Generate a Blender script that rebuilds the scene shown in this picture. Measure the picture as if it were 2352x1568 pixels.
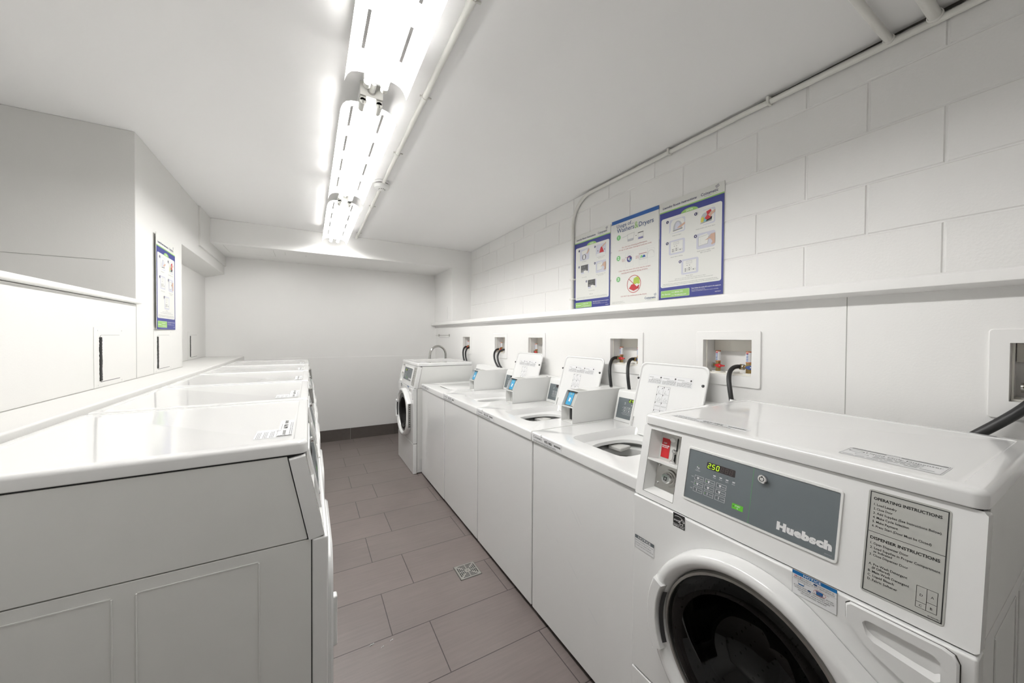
import bpy, math, random
from mathutils import Vector, Matrix
for o in list(bpy.data.objects): bpy.data.objects.remove(o)
SC = bpy.context.scene
COL = SC.collection
random.seed(7)

# ------------------------------------------------------------------ camera
FOC = 822.6
cy = Vector((-466, 14.5, -FOC)).normalized()
cx = Vector((1452, 2, -FOC)).normalized()
cx = (cx - cy * cx.dot(cy)).normalized()
cz = cx.cross(cy)
R = Matrix((cx, cy, cz))                      # rows: world axes seen by the camera
cam_data = bpy.data.cameras.new('camera')
cam_data.sensor_fit = 'HORIZONTAL'; cam_data.sensor_width = 36
cam_data.lens = FOC / 2352 * 36
cam_data.clip_start = 0.02
cam = bpy.data.objects.new('camera', cam_data); COL.objects.link(cam)
cam.matrix_world = Matrix.Translation((0, 0, 1.39)) @ R.to_4x4()
SC.camera = cam
# ------------------------------------------------------------------ world, exposure
w = bpy.data.worlds.new('world'); SC.world = w; w.use_nodes = True
w.node_tree.nodes['Background'].inputs[0].default_value = (0.9, 0.92, 1, 1)
w.node_tree.nodes['Background'].inputs[1].default_value = 0.0
SC.view_settings.view_transform = 'Standard'; SC.view_settings.look = 'None'
SC.view_settings.gamma = 1; SC.view_settings.use_curve_mapping = False
SC.view_settings.exposure = 0.0
TUBE_POWER = 62

# ------------------------------------------------------------------ materials
def lin(c): return tuple(((v/255)/12.92 if v/255 <= .04045 else ((v/255+.055)/1.055)**2.4) for v in c) + (1,)
MATS = {}
def mat(name, rgb, rough=.5, metal=0, coat=0, spec=.5, emit=0, bump=None, var=None):
    if name in MATS: return MATS[name]
    m = bpy.data.materials.new(name); m.use_nodes = True
    nt = m.node_tree; b = nt.nodes['Principled BSDF']
    b.inputs['Base Color'].default_value = lin(rgb)
    b.inputs['Roughness'].default_value = rough; b.inputs['Metallic'].default_value = metal
    b.inputs['Coat Weight'].default_value = coat; b.inputs['Coat Roughness'].default_value = .04
    b.inputs['Specular IOR Level'].default_value = spec
    if emit:
        b.inputs['Emission Color'].default_value = lin(rgb); b.inputs['Emission Strength'].default_value = emit
    if bump or var:
        tc = nt.nodes.new('ShaderNodeTexCoord')
    if bump:
        sc, st, dist = bump
        n = nt.nodes.new('ShaderNodeTexNoise'); n.inputs['Scale'].default_value = sc; n.inputs['Detail'].default_value = 4
        nt.links.new(tc.outputs['Object'], n.inputs['Vector'])
        bp = nt.nodes.new('ShaderNodeBump'); bp.inputs['Strength'].default_value = st; bp.inputs['Distance'].default_value = dist
        nt.links.new(n.outputs[0], bp.inputs['Height']); nt.links.new(bp.outputs[0], b.inputs['Normal'])
    if var:
        sc, amt = var
        n = nt.nodes.new('ShaderNodeTexNoise'); n.inputs['Scale'].default_value = sc; n.inputs['Detail'].default_value = 3
        nt.links.new(tc.outputs['Object'], n.inputs['Vector'])
        r = nt.nodes.new('ShaderNodeValToRGB'); c = lin(rgb)
        r.color_ramp.elements[0].position = .3; r.color_ramp.elements[1].position = .7
        r.color_ramp.elements[0].color = tuple(v*(1-amt) for v in c[:3]) + (1,); r.color_ramp.elements[1].color = c
        nt.links.new(n.outputs[0], r.inputs[0]); nt.links.new(r.outputs[0], b.inputs['Base Color'])
    MATS[name] = m; return m
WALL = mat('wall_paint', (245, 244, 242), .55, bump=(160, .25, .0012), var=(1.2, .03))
WALL_DIM = mat('wall_paint_dimmed', (229, 228, 225), .55, bump=(160, .25, .0012), var=(1.2, .03))  # same wall paint, colour darkened to hold down the strong lamp light
WALLR = mat('block_paint', (243, 242, 240), .5, bump=(110, .55, .002), var=(1.5, .03))
CEIL = mat('ceiling_paint', (245, 244, 243), .6, bump=(90, .12, .001), var=(1, .02))
ENAM = mat('white_enamel', (243, 243, 242), .16, coat=.5, var=(.8, .008))
ENAMS = mat('white_side_enamel', (238, 238, 235), .28, var=(6, .03), bump=(500, .05, .0004))
PLAST = mat('white_plastic', (238, 238, 236), .3)
RECESS = mat('grey_white_plastic', (214, 213, 209), .35)
PLATE = mat('cream_plastic', (240, 237, 228), .4)
PVC = mat('white_box_plastic', (244, 243, 241), .4)
GREY = mat('panel_grey', (101, 108, 112), .32)
BLACK = mat('black_gap', (16, 16, 16), .6)
DARK = mat('dark_plastic', (42, 42, 43), .35)
DIRTY = mat('dark_seam', (70, 68, 64), .8)
CHROME = mat('chrome', (222, 222, 222), .12, 1)
CHROMD = mat('tap_metal', (195, 194, 191), .16, 1)
STEEL = mat('brushed_steel', (190, 189, 185), .3, 1, bump=(300, .1, .0005))
DRUM = mat('drum_steel', (120, 120, 120), .35, 1)
_nt = DRUM.node_tree; _tc2 = _nt.nodes.new('ShaderNodeTexCoord'); _vo = _nt.nodes.new('ShaderNodeTexVoronoi'); _vo.inputs['Scale'].default_value = 38; _vo.inputs['Randomness'].default_value = .15
_nt.links.new(_tc2.outputs['Object'], _vo.inputs['Vector']); _mt = _nt.nodes.new('ShaderNodeMath'); _mt.operation = 'GREATER_THAN'; _mt.inputs[1].default_value = .16
_nt.links.new(_vo.outputs['Distance'], _mt.inputs[0]); _mxc = _nt.nodes.new('ShaderNodeMix'); _mxc.data_type = 'RGBA'; _mxc.inputs[6].default_value = (.004, .004, .004, 1); _mxc.inputs[7].default_value = lin((120, 120, 120))
_nt.links.new(_mt.outputs[0], _mxc.inputs[0]); _nt.links.new(_mxc.outputs[2], _nt.nodes['Principled BSDF'].inputs['Base Color'])
BRASS = mat('brass', (176, 152, 104), .3, 1)
COPPER = mat('copper', (205, 140, 110), .35, 1)
RUBBER = mat('black_rubber', (34, 34, 35), .45, bump=(200, .2, .0005))
RED = mat('red_handle', (190, 28, 34), .35)
REDST = mat('red_sticker', (190, 30, 38), .5)
BLUH = mat('blue_handle', (60, 80, 130), .35)
CYAN = mat('reader_blue', (60, 158, 205), .3)
CYANL = mat('reader_light_blue', (150, 205, 232), .3)
WHITEP = mat('white_print', (238, 238, 238), .5)
PAPER = mat('white_sheet', (226, 226, 221), .45)
PAPERW = mat('white_sticker', (235, 235, 236), .45)
HGREY = mat('hinge_grey', (140, 139, 136), .5)
GREYST = mat('grey_sticker', (186, 186, 181), .5)
NAVY = mat('navy_print', (44, 52, 128), .4)
NAVYD = mat('navy_text', (44, 44, 92), .5)
BLUEB = mat('blue_band', (36, 88, 158), .4)
BLUET = mat('blue_text', (46, 76, 120), .5)
BLUEN = mat('notice_blue', (22, 108, 172), .4)
GREEN = mat('green_print', (146, 190, 104), .45)
GREEND = mat('green_disc', (112, 182, 112), .45)
GREENL = mat('green_line', (80, 160, 90), .5)
GREENB = mat('green_button', (98, 190, 50), .45)
REDT = mat('red_text', (170, 70, 76), .5)
REDP = mat('red_print', (186, 40, 48), .5)
GRAYT = mat('grey_text', (122, 122, 122), .6)
GRAYL = mat('light_grey_print', (186, 188, 192), .6)
LILAC = mat('lilac_print', (204, 205, 216), .5)
BLK = mat('black_print', (34, 34, 34), .6)
SKIN = mat('tan_print', (206, 172, 152), .6)
YEL = mat('yellow_print', (214, 206, 96), .6)
LIME = mat('lime_print', (176, 196, 78), .6)
TEAL = mat('teal_print', (118, 190, 200), .6)
LCD = mat('display_window', (48, 42, 42), .2)
LCDD = mat('display_unlit', (66, 56, 55), .4)
LED = mat('green_led', (190, 240, 40), .5, emit=1.0)
CONDUIT = mat('painted_conduit', (228, 227, 221), .45)
REFL = mat('reflector_white', (238, 238, 236), .35)
SCKT = mat('lamp_socket', (205, 204, 198), .5)
SEAMD = mat('crack_in_paint', (120, 118, 114), .8)
SEAMSHADE = mat('seam_and_shade', (178, 177, 173), .7)  # wall seams, and the painted shade line along the ledge
LINT = mat('white_paper_bits', (230, 230, 228), .7)
BASE = mat('baseboard_tile', (86, 80, 76), .4, var=(30, .12), bump=(60, .1, .001))
TUBEM = bpy.data.materials.new('fluorescent_glow'); TUBEM.use_nodes = True
_nt = TUBEM.node_tree; _nt.nodes.clear()
_e = _nt.nodes.new('ShaderNodeEmission'); _e.inputs[0].default_value = (1, .992, .975, 1); _e.inputs[1].default_value = TUBE_POWER
_o = _nt.nodes.new('ShaderNodeOutputMaterial'); _nt.links.new(_e.outputs[0], _o.inputs[0])
MATS['fluorescent_glow'] = TUBEM
# smoked door glass
GLASS = bpy.data.materials.new('smoked_glass'); GLASS.use_nodes = True
_nt = GLASS.node_tree; _nt.nodes.clear()
_t = _nt.nodes.new('ShaderNodeBsdfTransparent'); _t.inputs[0].default_value = (.16, .16, .165, 1)
_g = _nt.nodes.new('ShaderNodeBsdfGlossy'); _g.inputs['Roughness'].default_value = .03
_f = _nt.nodes.new('ShaderNodeFresnel'); _f.inputs[0].default_value = 1.45
_m = _nt.nodes.new('ShaderNodeMixShader'); _o = _nt.nodes.new('ShaderNodeOutputMaterial')
_nt.links.new(_f.outputs[0], _m.inputs[0]); _nt.links.new(_t.outputs[0], _m.inputs[1]); _nt.links.new(_g.outputs[0], _m.inputs[2]); _nt.links.new(_m.outputs[0], _o.inputs[0])
# floor tiles
FLOOR = bpy.data.materials.new('floor_tile'); FLOOR.use_nodes = True
nt = FLOOR.node_tree; b = nt.nodes['Principled BSDF']
tc = nt.nodes.new('ShaderNodeTexCoord')
mp = nt.nodes.new('ShaderNodeMapping'); mp.inputs['Location'].default_value = (-.335, -1.392, 0)
nt.links.new(tc.outputs['Object'], mp.inputs['Vector'])
br = nt.nodes.new('ShaderNodeTexBrick'); br.offset = .713; br.offset_frequency = 2; br.squash = 1
br.inputs['Scale'].default_value = 1; br.inputs['Brick Width'].default_value = .61; br.inputs['Row Height'].default_value = .3062
br.inputs['Mortar Size'].default_value = .0022; br.inputs['Mortar Smooth'].default_value = .1; br.inputs['Bias'].default_value = 0
br.inputs['Color1'].default_value = lin((115, 106, 103)); br.inputs['Color2'].default_value = lin((120, 110, 107)); br.inputs['Mortar'].default_value = lin((60, 55, 53))
nt.links.new(mp.outputs[0], br.inputs['Vector'])
mp2 = nt.nodes.new('ShaderNodeMapping'); mp2.inputs['Scale'].default_value = (3, 45, 1)
nt.links.new(tc.outputs['Object'], mp2.inputs['Vector'])
n1 = nt.nodes.new('ShaderNodeTexNoise'); n1.inputs['Scale'].default_value = 1.6; n1.inputs['Detail'].default_value = 6; n1.inputs['Roughness'].default_value = .65
nt.links.new(mp2.outputs[0], n1.inputs['Vector'])
n2 = nt.nodes.new('ShaderNodeTexNoise'); n2.inputs['Scale'].default_value = 2.2; n2.inputs['Detail'].default_value = 3
nt.links.new(tc.outputs['Object'], n2.inputs['Vector'])
ad = nt.nodes.new('ShaderNodeMath'); ad.operation = 'ADD'; nt.links.new(n1.outputs[0], ad.inputs[0]); nt.links.new(n2.outputs[0], ad.inputs[1])
mr = nt.nodes.new('ShaderNodeMapRange'); mr.inputs[1].default_value = .7; mr.inputs[2].default_value = 1.3; mr.inputs[3].default_value = .86; mr.inputs[4].default_value = 1.1
nt.links.new(ad.outputs[0], mr.inputs[0])
mx = nt.nodes.new('ShaderNodeVectorMath'); mx.operation = 'SCALE'
nt.links.new(br.outputs['Color'], mx.inputs[0]); nt.links.new(mr.outputs[0], mx.inputs['Scale'])
nt.links.new(mx.outputs[0], b.inputs['Base Color'])
b.inputs['Roughness'].default_value = .42
bp = nt.nodes.new('ShaderNodeBump'); bp.invert = True; bp.inputs['Strength'].default_value = .5; bp.inputs['Distance'].default_value = .002
nt.links.new(br.outputs['Fac'], bp.inputs['Height']); nt.links.new(bp.outputs[0], b.inputs['Normal'])
MATS['floor_tile'] = FLOOR

# ------------------------------------------------------------------ mesh helpers
class MB:
    def __init__(s): s.v = []; s.f = []; s.m = []; s.mats = []
    def mi(s, m):
        if m not in s.mats: s.mats.append(m)
        return s.mats.index(m)
    def poly(s, pts, m):
        i = len(s.v); s.v += [tuple(p) for p in pts]; s.f.append(tuple(range(i, i+len(pts)))); s.m.append(s.mi(m))
    def raw(s, vs, fs, m):
        i = len(s.v); s.v += [tuple(p) for p in vs]; k = s.mi(m)
        for f in fs: s.f.append(tuple(i+a for a in f)); s.m.append(k)
    def box(s, x0, x1, y0, y1, z0, z1, m, skip=''):
        v = [(x, y, z) for z in (z0, z1) for y in (y0, y1) for x in (x0, x1)]
        fs = {'b': (0, 2, 3, 1), 't': (4, 5, 7, 6), 'f': (0, 1, 5, 4), 'k': (2, 6, 7, 3), 'l': (0, 4, 6, 2), 'r': (1, 3, 7, 5)}
        s.raw(v, [f for k, f in fs.items() if k not in skip], m)
    def loft(s, rings, m, cap0=False, cap1=False, closed=True):
        n = len(rings[0]); vs = [p for r in rings for p in r]; fs = []
        for k in range(len(rings)-1):
            for i in range(n if closed else n-1):
                j = (i+1) % n
                fs.append((k*n+i, k*n+j, (k+1)*n+j, (k+1)*n+i))
        if cap0: fs.append(tuple(reversed(range(n))))
        if cap1: fs.append(tuple((len(rings)-1)*n+i for i in range(n)))
        s.raw(vs, fs, m)
    def prism(s, pts, d, m):
        d = Vector(d); a = [Vector(p) for p in pts]
        s.loft([a, [p+d for p in a]], m, True, True)
    def tube(s, path, r, m, n=12, caps=True):
        P = [Vector(p) for p in path]; rings = []; up = None
        for i, p in enumerate(P):
            t = (P[min(i+1, len(P)-1)] - P[max(i-1, 0)]).normalized()
            if up is None:
                up = Vector((0, 0, 1)) if abs(t.z) < .9 else Vector((1, 0, 0))
            a = t.cross(up).normalized(); up = a.cross(t).normalized()
            rr = r[i] if isinstance(r, (list, tuple)) else r
            rings.append([p + (a*math.cos(2*math.pi*k/n) + up*math.sin(2*math.pi*k/n))*rr for k in range(n)])
        s.loft(rings, m, caps, caps)
    def lathe(s, prof, o, ax, m, n=48, cap0=False, cap1=False):
        ax = Vector(ax).normalized(); o = Vector(o)
        a = ax.cross(Vector((0, 0, 1)) if abs(ax.z) < .9 else Vector((1, 0, 0))).normalized(); b2 = ax.cross(a)
        s.loft([[o + ax*h + (a*math.cos(2*math.pi*k/n) + b2*math.sin(2*math.pi*k/n))*r for k in range(n)] for r, h in prof], m, cap0, cap1)
    def cyl(s, p0, p1, r, m, n=20): s.tube([p0, p1], r, m, n)
    def build(s, name, parent=None, bevel=0, seg=2, ang=35, merge=False):
        me = bpy.data.meshes.new(name); me.from_pydata(s.v, [], s.f)
        for m in s.mats: me.materials.append(m)
        me.polygons.foreach_set('material_index', s.m); me.update()
        import bmesh
        bm = bmesh.new(); bm.from_mesh(me)
        if merge: bmesh.ops.remove_doubles(bm, verts=bm.verts, dist=1e-5)
        bmesh.ops.recalc_face_normals(bm, faces=bm.faces)
        for f in bm.faces: f.smooth = True
        if not bevel:
            for e in bm.edges:
                if len(e.link_faces) == 2 and e.calc_face_angle(0) > math.radians(ang): e.smooth = False
        bm.to_mesh(me); bm.free()
        o = bpy.data.objects.new(name, me); COL.objects.link(o)
        if parent: o.parent = parent
        if bevel:
            md = o.modifiers.new('bevel', 'BEVEL'); md.width = bevel; md.segments = seg; md.limit_method = 'ANGLE'; md.angle_limit = math.radians(40); md.harden_normals = True
        return o

def rrect(w, h, r, n=6, cx=0, cy=0):
    pts = []
    for (sx, sy, a0) in ((1, 1, 0), (-1, 1, 90), (-1, -1, 180), (1, -1, 270)):
        for k in range(n+1):
            a = math.radians(a0 + 90*k/n)
            pts.append((cx + sx*(w/2-r) + r*math.cos(a), cy + sy*(h/2-r) + r*math.sin(a)))
    return pts
_tc = {}
def text2d(s, bold=0, space=1.0):
    key = (s, bold, space)
    if key not in _tc:
        c = bpy.data.curves.new('lettering', 'FONT'); c.body = s; c.resolution_u = 2; c.offset = bold; c.space_character = space
        o = bpy.data.objects.new('lettering', c)
        me = bpy.data.meshes.new_from_object(o)
        vs = [(v.co.x, v.co.y) for v in me.vertices]; fs = [tuple(p.vertices) for p in me.polygons]
        bpy.data.objects.remove(o); bpy.data.curves.remove(c); bpy.data.meshes.remove(me)
        if not vs: vs = [(0, 0)]
        _tc[key] = (vs, fs)
    return _tc[key]

class Sheet:
    """printed matter on a plane: O corner, u to the right, v up, n outwards"""
    def __init__(s, O, u, v, mb=None, n=None, step=.0003):
        s.O = Vector(O); s.u = Vector(u).normalized(); s.v = Vector(v).normalized(); s.n = Vector(n).normalized() if n else s.u.cross(s.v).normalized(); s.mb = mb or MB(); s.step = step
    def p(s, x, y, l=1): return s.O + s.u*x + s.v*y + s.n*(l*s.step)
    def poly(s, pts, m, l=1): s.mb.poly([s.p(x, y, l) for x, y in pts], m)
    def rect(s, x0, y0, x1, y1, m, l=1): s.poly([(x0, y0), (x1, y0), (x1, y1), (x0, y1)], m, l)
    def rr(s, x0, y0, x1, y1, r, m, l=1, n=5): s.poly(rrect(x1-x0, y1-y0, r, n, (x0+x1)/2, (y0+y1)/2), m, l)
    def disc(s, x, y, r, m, l=1, n=20, ry=None): s.poly([(x+r*math.cos(2*math.pi*k/n), y+(ry or r)*math.sin(2*math.pi*k/n)) for k in range(n)], m, l)
    def ring(s, x, y, r, t, m, l=1, n=28, a0=0, a1=360, ry=None):
        ry = ry or r; k0 = n*(a1-a0)/360; k0 = max(4, int(k0))
        for k in range(k0):
            a, b = [math.radians(a0+(a1-a0)*q/k0) for q in (k, k+1)]
            s.poly([(x+(r-t)*math.cos(a), y+(ry-t)*math.sin(a)), (x+r*math.cos(a), y+ry*math.sin(a)), (x+r*math.cos(b), y+ry*math.sin(b)), (x+(r-t)*math.cos(b), y+(ry-t)*math.sin(b))], m, l)
    def frame(s, x0, y0, x1, y1, t, m, l=1):
        s.rect(x0, y0, x1, y0+t, m, l); s.rect(x0, y1-t, x1, y1, m, l); s.rect(x0, y0+t, x0+t, y1-t, m, l); s.rect(x1-t, y0+t, x1, y1-t, m, l)
    def line(s, x0, y0, x1, y1, t, m, l=1):
        d = Vector((x1-x0, y1-y0)); d.normalize(); q = Vector((-d.y, d.x))*t/2
        s.poly([(x0-q.x, y0-q.y), (x1-q.x, y1-q.y), (x1+q.x, y1+q.y), (x0+q.x, y0+q.y)], m, l)
    def text(s, t, x, y, h, m, l=2, w=None, align='l', bold=0, shear=0, space=1.0, rot=0):
        """h = capital height; w = total width the line is fitted to"""
        vs, fs = text2d(t, bold, space)
        mn = min(v[0] for v in vs); wd = max(v[0] for v in vs) - mn
        sy = h / .69; sx = (w/wd) if (w and wd > 0) else sy
        if align == 'c': x0 = -wd*sx/2
        elif align == 'r': x0 = -wd*sx
        else: x0 = 0
        ca, sa = math.cos(rot), math.sin(rot); out = []
        for a, b2 in vs:
            px = x0 + (a-mn)*sx + b2*sy*shear; py = b2*sy
            out.append(s.p(x+px*ca-py*sa, y+px*sa+py*ca, l))
        s.mb.raw(out, fs, m)

def tag(o, label, cat, group=None, kind=None):
    o['label'] = label; o['category'] = cat
    if group: o['group'] = group
    if kind: o['kind'] = kind
    return o
def thing(name, label, cat, loc=(0, 0, 0), rz=0, group=None):
    o = bpy.data.objects.new(name, None); COL.objects.link(o); o.location = loc; o.rotation_euler = (0, 0, rz); o.empty_display_size = .1
    return tag(o, label, cat, group)
def struct(name, mb, bevel=0, label=None, ang=35):
    o = mb.build(name, bevel=bevel, ang=ang); o['kind'] = 'structure'
    if label: o['label'] = label
    return o
def copy_tree(o, parent=None, skip=()):
    c = o.copy(); COL.objects.link(c)
    if parent: c.parent = parent; c.matrix_parent_inverse = o.matrix_parent_inverse.copy()
    for ch in list(o.children):
        if ch.name.split('.')[0] not in skip: copy_tree(ch, c, skip)
    return c

# ------------------------------------------------------------------ room shell
XW = 1.65; XB = 1.90; YB = 5.24; ZC = 2.525; XL = -.85; YR = -1.15
m = MB(); m.box(-2.2, 2.1, YR, YB+.1, -.05, 0, FLOOR); struct('floor', m, label='brown grey wood-look tile floor')
m = MB(); m.box(-2.2, 2.1, YR, YB+.1, ZC, ZC+.1, CEIL); struct('ceiling', m, label='flat white painted ceiling')
m = MB()
m.box(-1.1, 1.7, YB, YB+.1, 0, ZC, WALL)
m.box(-1.02, XW, YB-.006, YB, 0, 1.105, WALL)
struct('wall_back', m, bevel=.002, label='white back wall with a lower panel')
# right wall: furred panel below, blocks above
m = MB()
cen = [.07, .9335, 1.5415, 2.507, 3.147, 4.0165]; hw = .1085; ZO0 = 1.223; ZO1 = 1.382
m.box(XW, XW+.03, YR, YB, 0, ZO0, WALL); m.box(XW, XW+.03, YR, YB, ZO1, 1.545, WALL)
edges = [YR] + sum([[c-hw, c+hw] for c in cen], []) + [YB]
for i in range(0, len(edges), 2): m.box(XW, XW+.03, edges[i], edges[i+1], ZO0, ZO1, WALL)
m.box(XW-.0006, XW, .517, .5195, 0, 1.54, SEAMSHADE, '')
struct('wall_right_lower', m, label='smooth white panelled lower right wall')
m = MB()
m.box(XB+.004, XB+.1, YR, YB, 1.5, ZC, WALLR)
zr = [1.395, 1.597, 1.797, 1.996, 2.196, 2.394, 2.6]
for k in range(6):
    z0, z1 = zr[k]+.0025, min(zr[k+1]-.0025, ZC)
    off = .345 if k % 2 == 1 else .543
    y = off - .3975*8
    while y < 4.5:
        a, b2 = y+.0025, y+.395
        if b2 > YR and a < 4.48:
            a = max(a, YR); b2 = min(b2, 4.48); e = .0035; j = random.uniform(-.0006, .0006)
            o4 = [(XB+.004, a, z0), (XB+.004, b2, z0), (XB+.004, b2, z1), (XB+.004, a, z1)]
            i4 = [(XB+j, a+e, z0+e), (XB+j, b2-e, z0+e), (XB+j, b2-e, z1-e), (XB+j, a+e, z1-e)]
            m.loft([o4, i4], WALLR, False, True)
        y += .3975
o = struct('wall_right', m, label='white painted concrete block upper right wall', ang=15)
# ledge
m = MB(); m.prism([(1.585, YR, 1.545), (1.585, YR, 1.576), (1.592, YR, 1.583), (XB+.01, YR, 1.583), (XB+.01, YR, 1.545), (1.66, YR, 1.536), (1.64, YR, 1.536)], (0, YB-YR-.002, 0), WALL)
struct('trim_1', m, bevel=.002, label='white ledge along the right wall')
# back soffit and right pilaster
m = MB(); m.box(-1.1, XB+.02, 4.49, YB, 2.288, ZC, WALL); m.box(1.635, XB+.02, 4.49, YB, 1.57, 2.29, WALL)
struct('trim_2', m, bevel=.004, label='white beam across the back of the ceiling')
m = MB()
def lp(z): return z
m.box(XL-.1, XL, YR, 2.808, 0, 1.558, WALL_DIM)
m.box(-1.79, XL, 2.81, 3.65, 0, ZC, WALL_DIM)
m.box(-1.12, -1.02, 3.6, YB, 0, ZC, WALL_DIM)
m.prism([(XL, 3.65, 2.083), (-1.03, 3.65, 2.034), (-1.03, 3.65, ZC), (XL, 3.65, ZC)], (0, YB-3.65, 0), WALL_DIM)
m.box(XL-.01, XL+.016, 4.13, YB, 2.175, ZC, WALL_DIM)
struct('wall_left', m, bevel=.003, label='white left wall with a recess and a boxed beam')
m = MB(); m.box(-1.9, -1.8, YR, 2.9, 1.5, ZC, WALL); m.box(-1.8, XL-.1, YR, 2.9, 1.45, 1.555, WALL)
struct('wall_left_recess', m, label='recess behind the left wall opening')
m = MB(); m.prism([(XL-.16, YR, 1.56), (XL+.02, YR, 1.56), (XL+.024, YR, 1.566), (XL+.02, YR, 1.585), (XL-.16, YR, 1.585)], (0, 2.812-YR+.004, 0), WALL_DIM)
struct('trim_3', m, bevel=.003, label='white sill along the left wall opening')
m = MB(); m.box(XL+.0005, -.668, -.9, 3.65, 0, 1.14, WALL_DIM); m.box(-1.0195, -.668, 3.65, YB-.007, 0, 1.14, WALL_DIM)
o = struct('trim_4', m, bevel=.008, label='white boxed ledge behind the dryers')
m = MB(); m.box(-2.2, 2.1, YR-.1, YR, 0, ZC, WALL); struct('wall_front', m, label='plain wall behind the viewer')
m = MB()
x = -.66
while x < XW:
    m.box(max(x, -.66)+.001, min(x+.57, XW)-.001, YB-.016, YB-.0065, 0, .15, BASE); x += .57
struct('baseboard_back', m, bevel=.0015, label='dark brown tile baseboard')
m = MB(); m.box(XL, XL+.0015, -.9, 3.65, 1.1402, 1.1416, SEAMSHADE); m.box(-1.02, -1.0185, 3.66, YB-.01, 1.1402, 1.1416, SEAMSHADE); m.box(XL-.0006, XL+.0006, 2.8075, 2.8100, 1.142, 1.55, SEAMSHADE)  # ledge strips paint the contact shade along the wall; the upright is a seam
o = m.build('ledge_shade_and_seam'); o['kind'] = 'structure'
m = MB(); s_ = Sheet((-.75, 4.56, 2.2878), (1, 0, 0), (0, 1, 0), m, (0, 0, -1)); s_.frame(0, 0, .42, .36, .002, SEAMSHADE, 1); s_.rect(.52, .05, .522, .2, SEAMSHADE, 1); s_.rect(.72, .1, .722, .2, SEAMSHADE, 1)
o = m.build('soffit_hatch_line'); o['kind'] = 'structure'
# hairline cracks in the paint (real, shallow)
m = MB()
for (p0, p1) in (((-1.8, 2.808, 1.795), (XL-.1, 2.808, 1.795)),): m.box(p0[0], p1[0], 2.8085, 2.8098, 1.794, 1.7952, SEAMD)
o = m.build('paint_crack'); o['kind'] = 'structure'

# ------------------------------------------------------------------ lights
def fluo(y0, y1, label, group='fluorescent strip lights'):
    xc = .238; L = y1-y0
    t = thing('fluorescent_light', label, 'ceiling light', (xc, (y0+y1)/2, 2.43), 0, group)
    h = L/2
    def sh(mb, dx): mb.v = [(a, b2, c) for a, b2, c in mb.v]; return mb
    c = MB(); c.box(-.044, .044, -h-.075, h+.06, .012, .052, REFL); c.build('housing', t, bevel=.003)
    # reflector wings, slotted
    slots = [(-h+.04+.2785*k, -h+.22+.2785*k) for k in range(4)]
    r = MB()
    for sg in (-1, 1):
        prof = [(.04, .006), (.0612, .0034), (.0728, .0016), (.094, -.007), (.107, -.022), (.114, -.038), (.118, -.052)]
        for i in range(len(prof)-1):
            (a, za), (b2, zb) = prof[i], prof[i+1]
            segs = [(-h, h)]
            if i == 1:
                cuts = [-h] + sum([[p, q] for p, q in slots], []) + [h]
                segs = [(cuts[k], cuts[k+1]) for k in range(0, len(cuts), 2)]
            for p, q in segs:
                e = .0012
                r.raw([(sg*a, p, za), (sg*b2, p, zb), (sg*b2, q, zb), (sg*a, q, za), (sg*a, p, za+e), (sg*b2, p, zb+e), (sg*b2, q, zb+e), (sg*a, q, za+e)],
                      [(0, 1, 2, 3), (4, 5, 6, 7), (0, 1, 5, 4), (2, 3, 7, 6)] + ([(1, 2, 6, 5), (0, 3, 7, 4)]), REFL)
    r.box(-.041, .041, -h, h, .004, .0115, REFL)
    r.build('reflector', t, ang=50)
    for sg in (-1, 1):
        tb = MB(); tb.cyl((sg*.033, -h-.004, -.022), (sg*.033, h+.004, -.022), .013, TUBEM, 14); tb.build('lamp_tube', t)
        for e in (-1, 1):
            s2 = MB(); ye = e*(h+.018) if e > 0 else -(h+.052)
            ya, yb = (ye-.013, ye+.012) if e > 0 else (ye-.014, -h-.003)
            s2.box(sg*.033-.012, sg*.033+.012, ya, yb, -.02, .012, SCKT)
            s2.cyl((sg*.033, ya, -.022), (sg*.033, yb, -.022), .0142, SCKT, 16)
            s2.box(sg*.033-.0025, sg*.033+.0025, ya-.0012, ya, -.034, -.018, SEAMD)
            s2.build('lamp_socket', t, bevel=.0015)
    e = MB(); e.box(-.047, .047, -h-.080, -h-.074, -.004, .052, SCKT); e.build('end_plate', t, bevel=.001)
    for yy in (-h*.6, h*.6):
        st = MB(); st.cyl((0, yy, .055), (0, yy, ZC-2.43), .006, REFL, 10); st.build('hanger_rod', t)
    return t
fluo(.36, 1.545, 'nearest white fluorescent strip light, running out of the top of the frame')
fluo(1.75, 2.93, 'middle fluorescent strip light with two socketed tubes and slotted reflector')
fluo(3.10, 4.33, 'farthest fluorescent strip light, ending just before the back beam')
for i, (a, b2, lb) in enumerate(((1.605, 1.675, 'short white pipe joining the nearest and middle strip lights'), (2.99, 3.03, 'short white pipe joining the middle and farthest strip lights'))):
    m = MB(); m.cyl((.238, a, 2.449), (.238, b2, 2.449), .0125, CONDUIT); m.cyl((.238, b2-.014, 2.449), (.238, b2-.006, 2.449), .0165, STEEL)
    tag(m.build('pipe_nipple'), lb, 'pipe')
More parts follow.
